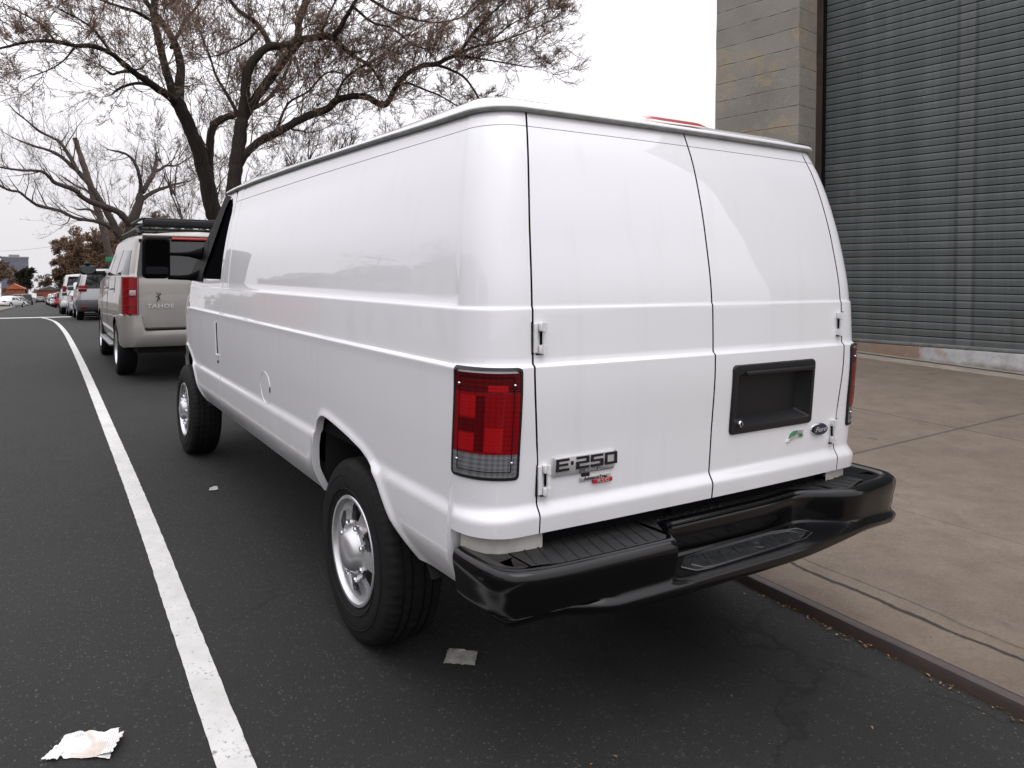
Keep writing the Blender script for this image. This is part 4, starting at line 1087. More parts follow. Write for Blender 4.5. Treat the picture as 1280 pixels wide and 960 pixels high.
def shutter_mat():
    g = NT('shutter_steel'); b = g.b; x = g.sep()
    m1 = g.mapping((1, 4.2, .20)); st = g.noise(1.0, 6, m1); m2 = g.mapping((1, 26, .6)); st2 = g.noise(1.0, 4, m2); n = g.noise(2.2, 6, dist=.6); n2 = g.noise(30, 4)
    c = g.ramp(st, (.30, (.060, .072, .070)), (.70, (.098, .110, .109)))
    c = g.mix(g.ramp(st2, (.50, (0,) * 3), (.75, (.4,) * 3)), c, (.122, .134, .135))
    sc_ = g.math('MULTIPLY', g.ramp(n, (.60, (0,) * 3), (.70, (.8,) * 3)), g.ramp(n2, (.45, (0,) * 3), (.6, (1,) * 3)))
    c = g.mix(sc_, c, (.17, .17, .18))
    # paler vertical strip between two seams
    d = g.math('ABSOLUTE', g.math('SUBTRACT', x[1], -.075)); c = g.mix(g.ramp(d, (.07, (.4,) * 3), (.10, (0,) * 3)), c, (.125, .132, .134))
    sm = g.ramp(g.math('ABSOLUTE', g.math('SUBTRACT', d, .105)), (.012, (.5,) * 3), (.03, (0,) * 3)); c = g.mix(sm, c, (.026, .029, .028))
    sl = g.n('ShaderNodeTexWhiteNoise', noise_dimensions='1D'); g.l(g.math('FLOOR', g.math('DIVIDE', g.math('SUBTRACT', x[2], .58), .1035)), sl.inputs['W'])
    c = g.mix(.5, c, g.mix(1, c, g.ramp(sl.outputs['Value'], (0, (.72, .72, .72)), (1, (1.22, 1.22, 1.22))), 'MULTIPLY'))
    rn = g.noise(1.0, 5, g.mapping((1, 9, .35), loc=(3, 1, 2))); c = g.mix(g.math('MULTIPLY', g.ramp(rn, (.58, (0,) * 3), (.72, (.5,) * 3)), g.ramp(n, (.4, (.2,) * 3), (.6, (1,) * 3))), c, (.040, .038, .033))
    low = g.ramp(x[2], (.5, (.5,) * 3), (1.2, (0,) * 3)); c = g.mix(g.math('MULTIPLY', low, n), c, (.14, .14, .14))
    g.l(c, b.inputs['Base Color']); b.inputs['Roughness'].default_value = .55; b.inputs['Metallic'].default_value = .25
    g.bump(n2, .12, .004); return g.m
SH = shutter_mat(); SHD = mat('shutter_gap', (.010, .013, .012), rough=.8)
mb = MB(); z = .58; pitch = .1035; pr = []
while z < 7.25:
    pr += [(0, z), (-.0035, z + .003), (-.0045, z + .02), (-.0055, z + .060), (-.0055, z + .086), (-.002, z + .0915), (.010, z + .092), (.010, z + .1030)]; z += pitch
ys = [-8.1, -6, -4, -2, -1, -.5, 0, .5, 1, 1.4, 1.83]
mb.grid([[(x - .01, y, zz) for y in ys] for x, zz in pr], mf=lambda i, j: 1 if i % 8 in (5, 6, 7) else 0)
mb.build('roller_shutter', [SH, SHD], wh, angle=40)
mb = MB(); mb.rbox(-.03, -3.14, .56, .06, 9.9, .05, .012); mb.build('shutter_bottom_rail', mat('rail_grey', (.13, .135, .135), rough=.6, noise_amt=.25, noise_scale=9), wh)
mb = MB(); mb.box(-.10, .02, 1.795, 1.862, .3, 7.25); mb.box(-.13, -.10, 1.838, 1.860, .3, 7.25)
mb.build('shutter_guide', mat('rusty_guide', (.028, .018, .012), rough=.8, color2=(.06, .038, .026), noise_scale=4), wh, smooth=False)
mb = MB(); mb.box(-.06, .02, 1.76, 1.794, .58, 7.25); mb.build('shutter_channel', BLACKGAP, wh, smooth=False)
g = NT('painted_kerb_rust'); n1 = g.noise(1.6, 6, dist=.5); n2 = g.noise(9, 6); x = g.sep()
c = g.ramp(n2, (.3, (.26, .26, .255)), (.7, (.42, .42, .42)))
rs = g.math('ADD', g.math('ADD', g.math('MULTIPLY', n1, .6), g.math('MULTIPLY', n2, .4)), g.ramp(g.math('MULTIPLY', g.math('ADD', x[1], .4), .45), (0, (0,) * 3), (1, (.34,) * 3)))
c = g.mix(g.ramp(rs, (.56, (0,) * 3), (.70, (.85,) * 3)), c, (.16, .085, .042)); c = g.mix(g.ramp(rs, (.70, (0,) * 3), (.86, (.9,) * 3)), c, (.19, .15, .115))
c = g.mix(g.ramp(g.math('ADD', x[2], g.math('MULTIPLY', n2, .12)), (.36, (.7,) * 3), (.44, (0,) * 3)), c, (.11, .075, .045))
g.l(c, g.b.inputs['Base Color']); g.b.inputs['Roughness'].default_value = .85; g.bump(n2, .4, .01)
mb = MB(); G = []
for y in linspace(-8.1, 1.83, 40): G.append([(-.075, y, -.2), (-.075, y, .50), (-.065, y, .53), (-.02, y, .535)])
mb.grid(G); mb.build('door_sill', g.m, wh)
wh.location.z = 0
# raised concrete threshold with a dark drain slot in front of the shutter
def loc2w(x, y): c, s = math.cos(R_(8)), math.sin(R_(8)); return 9.0 + x * c - y * s, 2.3 + x * s + y * c
def strip(name, x0, x1, dz, m, parent=None):
    mb = MB(); G = []
    for y in linspace(-8, 3.5, 47):
        row = []
        for x in (x0, x0 + .004, (x0 + x1) / 2, x1 - .004, x1):
            X, Y = loc2w(x, y); row.append((X, Y, walkz(X, Y) + (dz if x0 < x < x1 else -.02)))
        G.append(row)
    mb.grid(G); return mb.build(name, m, parent)
th = strip('threshold', -.62, -.075, .006, mat('threshold_concrete', (.23, .20, .165), rough=.9, noise_amt=.25, noise_scale=5)); tag(th, kind='structure')
th2 = strip('drain_slot', -.30, -.262, .012, SHD); tag(th2, kind='structure')
th3 = strip('threshold_angle', -.262, -.235, .016, mat('rail_grey', ())); tag(th3, kind='structure')
# ================================================================ OTHER VEHICLES
def simple_wheel(parent, X, Y, r, wd, side, rim_m, seg=40):
    root = empty('wheel'); root.parent = parent; root.location = (X, Y, r)
    s = side; b = wd / 2
    mb = MB(); mb.lathe([(s * b * .8, r * .60), (s * b, r * .66), (s * b * 1.03, r * .8), (s * b * .96, r * .93), (s * b * .78, r * .99), (s * b * .3, r), (-s * b * .3, r), (-s * b * .78, r * .99), (-s * b, r * .9), (-s * b, r * .6)], seg, 'x')
    mb.build('tyre', RUBBER, root, angle=45)
    mb = MB(); mb.lathe([(s * b * .2, r * .60), (s * b * .92, r * .63), (s * b * .95, r * .60), (s * b * .8, r * .56), (s * b * .5, r * .54), (s * b * .5, r * .2)], seg, 'x')
    for k in range(5):
        a = 2 * math.pi * k / 5; c, sn = math.cos(a), math.sin(a)
        P = []
        for rr, ww, ux in ((.10, .11, .82), (.3, .09, .80), (.58, .12, .78)):
            P.append([(s * b * ux, r * (rr * c - ww * t * sn), r * (rr * sn + ww * t * c)) for t in (-1, 0, 1)])
        mb.grid(P)
    mb.lathe([(s * b * .5, r * .2), (s * b * .82, r * .18), (s * b * .88, r * .10), (s * b * .88, 0)], 20, 'x')
    mb.build('rim', rim_m, root, angle=40)
    mb = MB(); mb.lathe([(s * b * .3, r * .58), (s * b * .3, .0)], 24, 'x'); mb.build('brake_disc', BLACKGAP, root)
    return root
def car(p, res=1.0):
    """p: dict of profile functions; returns root + surface helpers. Local: y forward from the rear bumper, x right"""
    root = empty(p['name']); L, hw = p['L'], p['hw']; zb, zt, wt, rp = p['belt'], p['top'], p['wt'], p['rp']
    arches = [(p['wy'][0], p['wr'] * 1.13), (p['wy'][1], p['wr'] * 1.13)]; low = p['low']; zc = p['wr']
    def hwf(y):
        a = ss(0, .62, y) * p.get('round', .08) + 1 - p.get('round', .08); b = 1 - .13 * ss(L - 1.0, L, y) ** 1.5
        return hw * a * b
    def lowz(y):
        z = low + .05 * ss(.5, 0, y) + .04 * ss(L - .5, L, y)
        for cy, r in arches:
            d = abs(y - cy)
            if d < r: z = max(z, zc + math.sqrt(r * r - d * d))
        return z
    ts = [0, .3, .6, .84, .92, .97, 1]
    def pt(y, k, t=0, off=0):
        """k='l' lower side t 0..1, 'u' upper side, 'r' roof 0..1 to the centre"""
        W = hwf(y); zL, B, T = lowz(y), zb(y), zt(y); B = max(B, zL + .05); T = max(T, B + .01)
        def lowx(z):
            q = (z - low) / (B - low); return W * (1 - .055 * (1 - ss(-.1, .35, q)) - .030 * ss(.55, 1.0, q))
        if k == 'l':
            z = lerp(zL, B, t); return Vector((-lowx(z) - off, y + yoff(y, z), z))
        xb, xt = lowx(B) - .012, wt(y); rr = min(.14, (T - B) * .6)
        if k == 'u':
            if t <= .84:
                q = t / .84; z = lerp(B, T - rr, q); x = lerp(xb, lerp(xb, xt, .8), q ** 1.15)
            else:
                a = (t - .84) / .16 * math.pi / 2; z = T - rr + rr * math.sin(a); x = lerp(xb, xt, .8) - (lerp(xb, xt, .8) - xt + .04) * (1 - math.cos(a))
            return Vector((-x - off, y + yoff(y, z), z))
        x0 = wt(y) - .04; z = T + p.get('crown', .04) * (1 - (1 - t) ** 2)
        return Vector((-x0 * (1 - t), y + yoff(y, z), z + off))
    def yoff(y, z): return rp(z) * ss(1.2, 0, y) - p.get('fp', lambda z: 0)(z) * ss(L - .8, L, y)
    n = int(46 * res)
    ys = [0, .015, .05, .11, .2, .3] + linspace(.4, L - .3, n) + [L - .2, L - .1, L - .04, L]
    for cy, r in arches: ys += [cy + r * math.cos(a) for a in linspace(.02, math.pi - .02, int(20 * res) + 6)] + [cy - r - .004, cy + r + .004]
    ys = sorted(set(round(y, 4) for y in ys if 0 <= y <= L))
    prof = [('l', t) for t in linspace(0, 1, 9)] + [('u', t) for t in ([.02] + linspace(.1, .84, 6) + [.88, .92, .96, 1])] + [('r', t) for t in linspace(.2, 1, 5)]
    mb = MB(); G = []
    for y in ys:
        h = [pt(y, k, t) for k, t in prof]
        e_ = .035 * (1 - ss(0, .11, y)) + .05 * ss(L - .11, L, y)
        h = [Vector((v.x * (1 - e_), v.y, v.z)) for v in h]
        G.append(h + [Vector((-v.x, v.y, v.z)) for v in reversed(h[:-1])])
    mb.grid(G)
    def cap(row, sgn):
        P = []
        m = len(row); half = (m - 1) // 2
        for k in range(half + 1):
            a, b = row[k], row[m - 1 - k]
            P.append([Vector((lerp(a.x, b.x, t), lerp(a.y, b.y, t) - sgn * p.get('bow', .05) * (1 - (2 * t - 1) ** 2), lerp(a.z, b.z, t))) for t in linspace(0, 1, 9)])
        mb.grid(P)
    cap(G[0], 1); cap(G[-1], -1)
    body = mb.build('body', p['paint'], root, angle=38)
    # dark floor
    mb = MB(); mb.box(-hw * .8, hw * .8, .15, L - .15, low - .06, low + .12)
    for cy, r in arches: mb.box(-hw * .74, hw * .74, cy - r * .95, cy + r * .95, low, low + .5)
    mb.build('underbody', UNDER, root, smooth=False)
    # side glass
    for s in (1, -1):
        for (ya, yb, t0, t1, sl0, sl1) in p['glass']:
            mb = MB(); P = []
            for t in linspace(t0, t1, 5):
                q = (t - t0) / (t1 - t0); row = []
                for y in linspace(ya + sl0 * q, yb + sl1 * q, 9):
                    v = pt(y, 'u', t, .004); row.append(Vector((v.x * s, v.y, v.z)))
                P.append(row)
            mb.grid(P); mb.build('side_window', DGLASS, root)
    # rear glass
    if 'rglass' in p:
        z0, z1, w0, w1 = p['rglass']; mb = MB(); P = []
        for z in linspace(z0, z1, 6):
            wv = lerp(w0, w1, (z - z0) / (z1 - z0))
            P.append([Vector((x * wv, rp(z) - p.get('bow', .05) * (1 - (x * wv / hw) ** 2) * (1 if True else 0) - .006, z)) for x in linspace(-1, 1, 11)])
        mb.grid(P); mb.build('rear_window', DGLASS, root)
    # windscreen
    if 'wsc' in p:
        ya, yb, t0, t1 = p['wsc']; mb = MB()
        P = [[Vector((x * (wt(lerp(ya, yb, q)) + lerp(.06, -.06, q)), lerp(ya, yb, q), zt(lerp(ya, yb, q)) + .045 - .02 * x * x)) for x in linspace(-1, 1, 9)] for q in linspace(0, 1, 8)]
        mb.grid(P); mb.build('windscreen', DGLASS, root)
    for i, cy in enumerate(p['wy']):
        for s in (-1, 1): simple_wheel(root, s * (hw * .985 - p['ww'] / 2), cy, p['wr'], p['ww'], s, p.get('rim', SILVER), 40 if res >= 1 else 20)
    for s in (-1, 1):
        if 'mir' in p:
            y, z = p['mir']; mb = MB(); mb.rbox(s * (hw + .10), y, z, .22, .12, .17, .05); mb.rbox(s * (hw - .04), y + .02, z - .06, .16, .05, .06, .02); m_ = mb.build('door_mirror', p.get('mirm', BLACKPL), root)
            mb = MB(); mb.rbox(s * (hw + .10), y - .06, z, .18, .012, .13, .03); mb.build('mirror_glass', mat('mirror_grey', (.05, .06, .058), rough=.2), m_)
        if 'lamps' in p:
            for (x, y, z, sx, sy, sz, m) in p['lamps']:
                mb = MB(); mb.rbox(s * x, y, z, sx, sy, sz, .025); mb.build('tail_light', m, root)
        if 'hl' in p:
            x, y, z, sx, sy, sz = p['hl']; mb = MB(); mb.rbox(s * x, y, z, sx, sy, sz, .03); mb.build('headlight', CLEARL, root)
    if 'bump' in p:
        z0, z1, out, m = p['bump']; mb = MB()
        G = []
        for z, o in ((z0 - .02, -.05), (z0, .0), (lerp(z0, z1, .3), out), (lerp(z0, z1, .85), out), (z1, out * .6), (z1 + .01, -.06)):
            row = []
            for x, y in [(-1.0, .62), (-1.01, .35), (-1.0, .15), (-.95, .03), (-.86, -.02)] + [(v, -.03 - .03 * (1 - v * v)) for v in linspace(-.7, .7, 9)] + [(.86, -.02), (.95, .03), (1.0, .15), (1.01, .35), (1.0, .62)]:
                row.append(Vector((x * (hw * .985 + o * .25), y - o, z)))
            G.append(row)
        mb.grid(G); mb.build('rear_bumper', m, root, angle=40)
        mb = MB(); mb.rbox(0, L - .0, (z0 + z1) / 2 - .02, hw * 1.8, .18, z1 - z0, .06); mb.build('front_bumper', m, root)
        if 'reflect' in p:
            for s in (-1, 1): mb = MB(); mb.rbox(s * hw * .78, -.03 - out, lerp(z0, z1, .35), .2, .03, .07, .01); mb.build('reflector', RED_HI, root)
    if 'plate' in p:
        mb = MB(); z = p['plate']; mb.rbox(0, rp(z) - p.get('bow', .05) - .01, z, .32, .02, .16, .004); mb.build('licence_plate', mat('plate_white', (.6, .58, .5), rough=.5), root)
    return root, pt
def place(root, X, Y, rz=0):
    root.location = (X, Y, gz(Y + 2)); root.rotation_euler = (-math.atan((gz(Y) - gz(Y + 4)) / 4), 0, rz); root.location.z = gz(Y)
    return root
TAN = mat('champagne_paint', (.335, .316, .292), rough=.36, metal=.5, coat=.6, noise_amt=.02, noise_scale=3)
SILV = mat('silver_paint', (.42, .43, .44), rough=.35, metal=.4, coat=.6)
GREYP = mat('grey_paint', (.22, .23, .24), rough=.35, metal=.4, coat=.6)
WCAR = mat('white_car_paint', (.72, .72, .72), rough=.35, coat=.6)
REDC = mat('red_car_paint', (.28, .012, .02), rough=.35, coat=.6)
DKC = mat('dark_car_paint', (.018, .020, .024), rough=.3, coat=.6)
DKBUMP = mat('grey_bumper', (.07, .07, .075), rough=.6)
# ---- large champagne SUV ahead of the van
T = dict(name='parked_suv', L=5.25, hw=1.05, low=.46, belt=pchip([(0, 1.47), (3, 1.45), (4.0, 1.38), (5.25, 1.22)]), top=pchip([(0, 2.045), (1.5, 2.07), (2.9, 2.03), (3.15, 1.93), (3.85, 1.46), (4.3, 1.40), (5.25, 1.24)]),
         wt=pchip([(0, .84), (2.9, .84), (3.8, .88), (5.25, .8)]), rp=pchip([(.4, .02), (.7, 0), (1.45, .02), (1.52, .045), (2.0, .21), (2.1, .26)]), wy=(1.15, 4.10), wr=.405, ww=.27, paint=TAN, bow=.035, crown=.07,
         glass=[(.22, 1.35, .06, .70, .10, -.02), (1.42, 2.42, .06, .74, 0, 0), (2.50, 3.55, .06, .74, 0, -.62)], rglass=(1.485, 1.985, .87, .80), wsc=(3.80, 3.0, 0, 1), mir=None, bump=None, fp=lambda z: 0)
T = {k: v for k, v in T.items() if v is not None}
suv, spt = car(T, 1.0)
tag(suv, 'champagne beige full-size SUV with a black roof rack parked directly ahead of the van', 'SUV')
rp = T['rp']
# bumper with high corners
mb = MB(); G = []
xs = [(-1.0, .55), (-1.012, .3), (-1.0, .13), (-.965, .02), (-.91, -.055), (-.84, -.085), (-.785, -.092), (-.775, -.095)] + [(v, -.095 - .03 * (1 - (v / .78) ** 2)) for v in linspace(-.74, .74, 13)]
xs += [(-a, b) for a, b in reversed(xs[:8])]
for lv in range(7):
    row = []
    for x, y in xs:
        hi = ss(.755, .785, abs(x)); zt_ = lerp(.745, .945, hi); zq = [.505, .51, .56, .66, lerp(.70, .80, hi), zt_ - .015, zt_][lv]; o = [-.10, -.04, -.01, 0, -.006, -.012, -.07][lv]
        if lv == 6: o = -.09
        row.append(Vector((x * (1.05 + o * .3), y - o * (1 if abs(x) < .93 else .3), zq)))
    G.append(row)
mb.grid(G); tb = mb.build('rear_bumper', TAN, suv, angle=35)
mb = MB(); mb.rbox(0, -.06, .755, 1.52, .10, .035, .01); mb.build('bumper_step', BLACKPL, tb)
# tail lamps
for s in (-1, 1):
    lamp = None
    def lampblock(name, z0, z1, m, par):
        mb = MB(); G = []
        for z in linspace(z0, z1, 6):
            b = rp(z)
            G.append([Vector((s * x, y + b, z)) for x, y in ((.862, .012), (.865, -.022), (.90, -.026), (.96, -.018), (1.005, .01), (1.035, .06), (1.046, .12), (1.048, .18 - .05 * ss(1.3, 1.46, z)), (1.02, .19 - .05 * ss(1.3, 1.46, z)))])
        mb.grid(G); mb.grid([[p_ for p_ in G[0]], [Vector((p_.x * .97, p_.y + .02, p_.z)) for p_ in G[0]]]); mb.grid([[p_ for p_ in G[-1]], [Vector((p_.x * .97, p_.y + .02, p_.z)) for p_ in G[-1]]])
        return mb.build(name, m, par, angle=40)
    lamp = lampblock('tail_light', .955, 1.458, RED_HI, suv)
    mb = MB(); mb.rbox(s * .925, rp(1.24) - .024, 1.245, .085, .02, .075, .008); mb.build('reverse_lens', mat('reverse_white', (.40, .30, .30), rough=.2, coat=.5), lamp)
    for zz in (1.20, 1.29, 1.07): mb = MB(); mb.rbox(s * .95, rp(zz) - .018, zz, .17, .02, .006, .002, 1); mb.build('lamp_divider', RED_LO, lamp)
# gate edge seams, brake light, badge, decal, handle strip
GAPM = mat('panel_seam', ())
for s in (-1, 1):
    mb = MB(); mb.tube([(s * .852, rp(z) - .008 - .035 * (1 - (.852 / 1.05) ** 2), z) for z in linspace(.76, 1.48, 12)], .005, 5); mb.build('gate_seam', GAPM, suv)
mb = MB(); mb.tube([(x, rp(1.468) - .008 - .035 * (1 - (x / 1.05) ** 2), 1.468) for x in linspace(-.86, .86, 20)], .006, 5); mb.build('gate_seam', GAPM, suv)
mb = MB(); mb.rbox(0, rp(2.0) - .06, 2.005, .80, .05, .035, .012); mb.build('high_brake_light', REDPL, suv)
mb = MB(); mb.rbox(0, rp(2.03) - .02, 2.045, 1.56, .14, .045, .02); mb.build('roof_spoiler', TAN, suv)
mb = MB(); mb.rbox(-.62, rp(1.985) - .03, 1.975, .42, .03, .04, .015); mb.rbox(.62, rp(1.985) - .03, 1.975, .42, .03, .04, .015); mb.build('window_header', BLACKPL, suv)
def on_gate(V, F, cx, cz, m, name, sx=1, off=.004):
    mb = MB(); V2 = []
    for v in V:
        x = cx + v.x * sx; z = cz + v.y; V2.append((x, rp(z) - .035 * (1 - (x / 1.05) ** 2) - off - v.z, z))
    mb.merge(V2, F); return mb.build(name, m, suv, smooth=False)
V, F = text_mesh('TAHOE', .078, .003, 0, .002, 1.15); on_gate(V, F, -.565, 1.062, mat('badge_satin_chrome', ()), 'lettering', 1.25)
# deer-head style decal: antlers and head drawn with strokes
mb = MB()
def stroke(pts, wd):
    P3 = []
    for x, z in pts:
        X = -.60 + x * .8; Z = 1.185 + z * .8; P3.append((X, rp(Z) - .035 * (1 - (X / 1.05) ** 2) - .006, Z))
    mb.tube(P3, [k * .7 for k in wd], 5)
stroke([(-.03, -.075), (-.012, -.06), (.0, -.03), (.015, 0), (.005, .02), (-.02, .012), (-.035, .02)], [.004, .008, .012, .014, .013, .010, .004])
stroke([(.005, .02), (.03, .035), (.042, .065), (.03, .095)], [.006, .006, .005, .003]); stroke([(.0, .02), (.0, .05), (-.02, .07), (-.03, .1)], [.006, .005, .005, .003])
stroke([(.02, .03), (.012, .06), (.02, .085)], [.005, .004, .002]); stroke([(.035, .045), (.055, .06)], [.005, .002]); stroke([(-.005, .055), (.008, .08)], [.004, .002]); stroke([(.015, 0), (.03, -.03), (.028, -.06)], [.008, .008, .003])
mb.build('gate_decal', mat('decal_dark', (.05, .045, .04), rough=.5), suv)
mb = MB(); mb.lathe([(0, .055), (-.003, .05), (-.003, 0)], 20, 'y', (-.735, rp(1.56) - .025, 1.56)); mb.build('window_sticker', mat('sticker', (.30, .42, .50), rough=.5, color2=(.6, .62, .6), noise_scale=30), suv)
# roof rails and rack
for s in (-1, 1):
    mb = MB(); mb.tube([(s * .80, .35, 2.075), (s * .80, .45, 2.135), (s * .80, .7, 2.15), (s * .80, 2.6, 2.14), (s * .80, 2.8, 2.06)], .022, 8); mb.build('roof_rail', BLACKPL, suv)
mb = MB()
for z in (2.20, 2.30): mb.tube([(-.70, .55, z), (.70, .55, z), (.74, .62, z), (.74, 1.75, z), (.70, 1.82, z), (-.70, 1.82, z), (-.74, 1.75, z), (-.74, .62, z), (-.70, .55, z)], .020, 8)
for x in linspace(-.6, .6, 7): mb.tube([(x, .55, 2.2), (x, 1.82, 2.2)], .012, 6)
for x in (-.72, -.3, .3, .72):
    for y in (.56, 1.81): mb.tube([(x, y, 2.19), (x, y, 2.31)], .012, 6)
for y in (.75, 1.6): mb.tube([(-.8, y, 2.165), (.8, y, 2.165)], .02, 6)
mb.rbox(0, .52, 2.25, 1.42, .05, .085, .015)
mb.build('roof_rack', BLACKPL, suv)
# door mirror seen from behind, side step, handles
for s in (-1, 1):
    mb = MB(); mb.rbox(s * 1.29, 3.25, 1.565, .255, .12, .165, .075, 5); mb.rbox(s * 1.12, 3.28, 1.52, .22, .06, .07, .02); mm = mb.build('door_mirror', BLACKPL, suv)
    mb = MB(); P = [[(s * 1.29 + .113 * q * math.cos(a), 3.186, 1.568 + .066 * q * math.sin(a)) for a in [2 * math.pi * k / 24 for k in range(24)]] for q in (1, .5, .02)]; mb.grid(P, closed=True); mb.build('mirror_glass', mat('suv_mirror', (.045, .062, .056), rough=.25), mm)
    mb = MB(); mb.rbox(s * 1.0, 2.62, .40, .16, 1.9, .05, .02); mb.build('side_step', mat('step_metal', (.28, .28, .29), rough=.4, metal=.6), suv)
    for y in (1.75, 2.75):
        mb = MB(); mb.rbox(s * 1.052, y, 1.27, .03, .20, .035, .012); mb.build('door_handle', TAN, suv)
    for y in (1.38, 2.46, 3.52):
        mb = MB(); P3 = [spt(y, 'l', t, .001) for t in linspace(.25 if y > 1.4 else .62, 1, 8)]; mb.tube([(p_.x * (-s), p_.y, p_.z) for p_ in P3], .004, 4); mb.build('door_seam', GAPM, suv)
    mb = MB(); mb.rbox(s * 1.30, 3.25, 1.675, .09, .08, .06, .03); mb.build('mirror_top', BLACKPL, mm)
suv.location = (-.03, 7.66, 0)
# ---- the row of smaller parked cars ahead
def suv_params(name, paint, L, hw, h, low=.36, slope=.22, wr=.36, **kw):
    b = h * .60
    d = dict(name=name, L=L, hw=hw, low=low, belt=pchip([(0, b), (L * .6, b - .02), (L, b - .22)]), top=pchip([(0, h - .05), (L * .25, h), (L * .52, h - .02), (L * .60, h - .12), (L * .74, b + .02), (L * .85, b - .04), (L, b - .20)]),
             wt=pchip([(0, hw * .74), (L * .55, hw * .76), (L * .74, hw * .84), (L, hw * .7)]), rp=pchip([(low, .03), (low + .3, 0), (b, .03), (h, slope)]), wy=(L * .20, L * .80), wr=wr, ww=.23, paint=paint, bow=.05, crown=.05,
             glass=[(.18, L * .26, .08, .74, .12, 0), (L * .28, L * .46, .08, .78, 0, 0), (L * .48, L * .70, .08, .78, 0, -.5)], rglass=(b + .04, h - .12, hw * .78, hw * .66), wsc=(L * .735, L * .60, 0, 1), mir=(L * .66, b + .08), mirm=paint, bump=(.36, .66, .06, paint), plate=.85, hl=(hw * .7, L - .08, b - .32, .3, .2, .16))
    d.update(kw); return d
def sedan_params(name, paint, L, hw, h, **kw):
    b = h * .62
    d = dict(name=name, L=L, hw=hw, low=.24, belt=pchip([(0, b - .04), (L * .5, b), (L, b - .2)]), top=pchip([(0, b + .0), (L * .16, b + .03), (L * .21, b + .08), (L * .36, h - .02), (L * .48, h), (L * .58, h - .08), (L * .74, b), (L, b - .17)]),
             wt=pchip([(0, hw * .80), (L * .25, hw * .74), (L * .5, hw * .70), (L * .74, hw * .82), (L, hw * .7)]), rp=pchip([(.2, .05), (.5, 0), (b, .05), (h, .08)]), wy=(L * .22, L * .80), wr=.32, ww=.21, paint=paint, bow=.07, crown=.04,
             glass=[(L * .26, L * .45, .10, .76, .42, 0), (L * .47, L * .68, .10, .76, 0, -.5)], wsc=(L * .73, L * .57, 0, 1), mir=(L * .63, b + .06), mirm=paint, bump=(.30, .60, .06, paint), plate=.72,
             lamps=[(hw * .72, .04, b - .14, .34, .16, .15, RED_HI)], hl=(hw * .7, L - .10, b - .26, .3, .2, .14))
    d.update(kw); return d
G_ = 'cars parked along the right kerb ahead'
def add(par, X, Y, label, cat, group=G_, res=.45, rz=0):
    r, f = car(par, res); place(r, X, Y, rz); tag(r, label, cat, group); return r
hw = .96
ml = add(suv_params('parked_suv', SILV, 4.75, hw, 1.80, bump=(.34, .72, .07, DKBUMP), reflect=1, lamps=[(hw * .83, .09, 1.12, .26, .22, .22, RED_HI), (hw * .83, .085, 1.115, .27, .215, .03, mat('lamp_grey', (.3, .3, .32), rough=.3))]), .07, 24.6, 'silver SUV with red tail lamp showing left of the champagne SUV', 'SUV', res=.8)
add(sedan_params('parked_car', SILV, 4.6, .88, 1.48), -.06, 30.4, 'silver saloon half hidden behind the silver SUV', 'car')
add(suv_params('parked_suv', WCAR, 5.1, 1.0, 1.98, lamps=[(.86, .06, 1.2, .16, .16, .4, RED_HI)], mirm=BLACKPL), -.10, 36.3, 'tall white SUV with a dark side mirror in the row of parked cars', 'SUV')
add(suv_params('parked_suv', REDC, 4.5, .9, 1.72, lamps=[(.8, .06, 1.1, .16, .16, .3, RED_HI)]), .35, 84, 'small red SUV parked far down the right side of the street', 'SUV')
GF = 'tiny cars parked far down the right side'
for i, (Y, m, X) in enumerate(((49, GREYP, .45), (55, DKC, .5), (93, SILV, .25), (100, WCAR, .15), (107, GREYP, .2), (114, SILV, 0.05), (122, WCAR, 0), (130, DKC, -.1))):
    if Y < 60: continue
    add((sedan_params if i % 2 else suv_params)('parked_car', m, 4.5, .88, 1.5 + .2 * ((i + 1) % 2)), X, Y, 'tiny distant car in the row parked beyond the red SUV', 'car', GF, .3)
GL = 'cars far along the left side'
add(suv_params('parked_suv', DKC, 4.7, .95, 1.75, lamps=[(.8, .06, 1.1, .16, .16, .25, RED_HI)]), -3.75, 126, 'dark car far ahead on the left of the street', 'car', res=.3, group=GL)
add(sedan_params('parked_car', WCAR, 4.6, .9, 1.4), -6.3, 98, 'bright white car at the left edge of the photo', 'car', res=.3, group=GL, rz=R_(-30))
add(sedan_params('parked_car', GREYP, 4.6, .9, 1.4), -5.75, 118, 'small grey car on the left verge near the white car', 'car', res=.3, group=GL, rz=R_(-25))
add(suv_params('parked_suv', mat('maroon_paint', (.10, .015, .015), rough=.4, coat=.5), 4.6, .9, 1.7), -4.85, 122, 'maroon car on the left verge beside the dark car', 'car', res=.3, group=GL)
add(sedan_params('parked_car', DKC, 4.6, .9, 1.4), -1.7, 175, 'dark car where the street ends in the distance', 'car', res=.3, group=GL)
# ================================================================ TREES
def bark(name, c1, c2, c3):
    g = NT(name); m = g.mapping((6, 6, 1.2)); n = g.noise(3.0, 6, m, .7); n2 = g.noise(40, 4)
    c = g.ramp(n, (.3, c1), (.55, c2), (.75, c3)); c = g.mix(g.ramp(n2, (.4, (.5,) * 3), (.6, (0,) * 3)), c, c1)
    g.l(c, g.b.inputs['Base Color']); g.b.inputs['Roughness'].default_value = .95; g.b.inputs['Specular IOR Level'].default_value = .15
    g.bump(n, .9, .04); return g.m
BARK = bark('bark_dark', (.020, .016, .013), (.042, .034, .028), (.075, .062, .052))
BARK2 = bark('bark_grey', (.045, .036, .034), (.080, .065, .060), (.12, .10, .092))
BARK3 = bark('bark_pale', (.07, .055, .050), (.115, .092, .082), (.15, .125, .112))
TWIG = mat('twig_brown', (.135, .098, .082), rough=.95, spec=.1)
TWIG2 = mat('twig_grey', (.135, .108, .104), rough=.95, spec=.1)
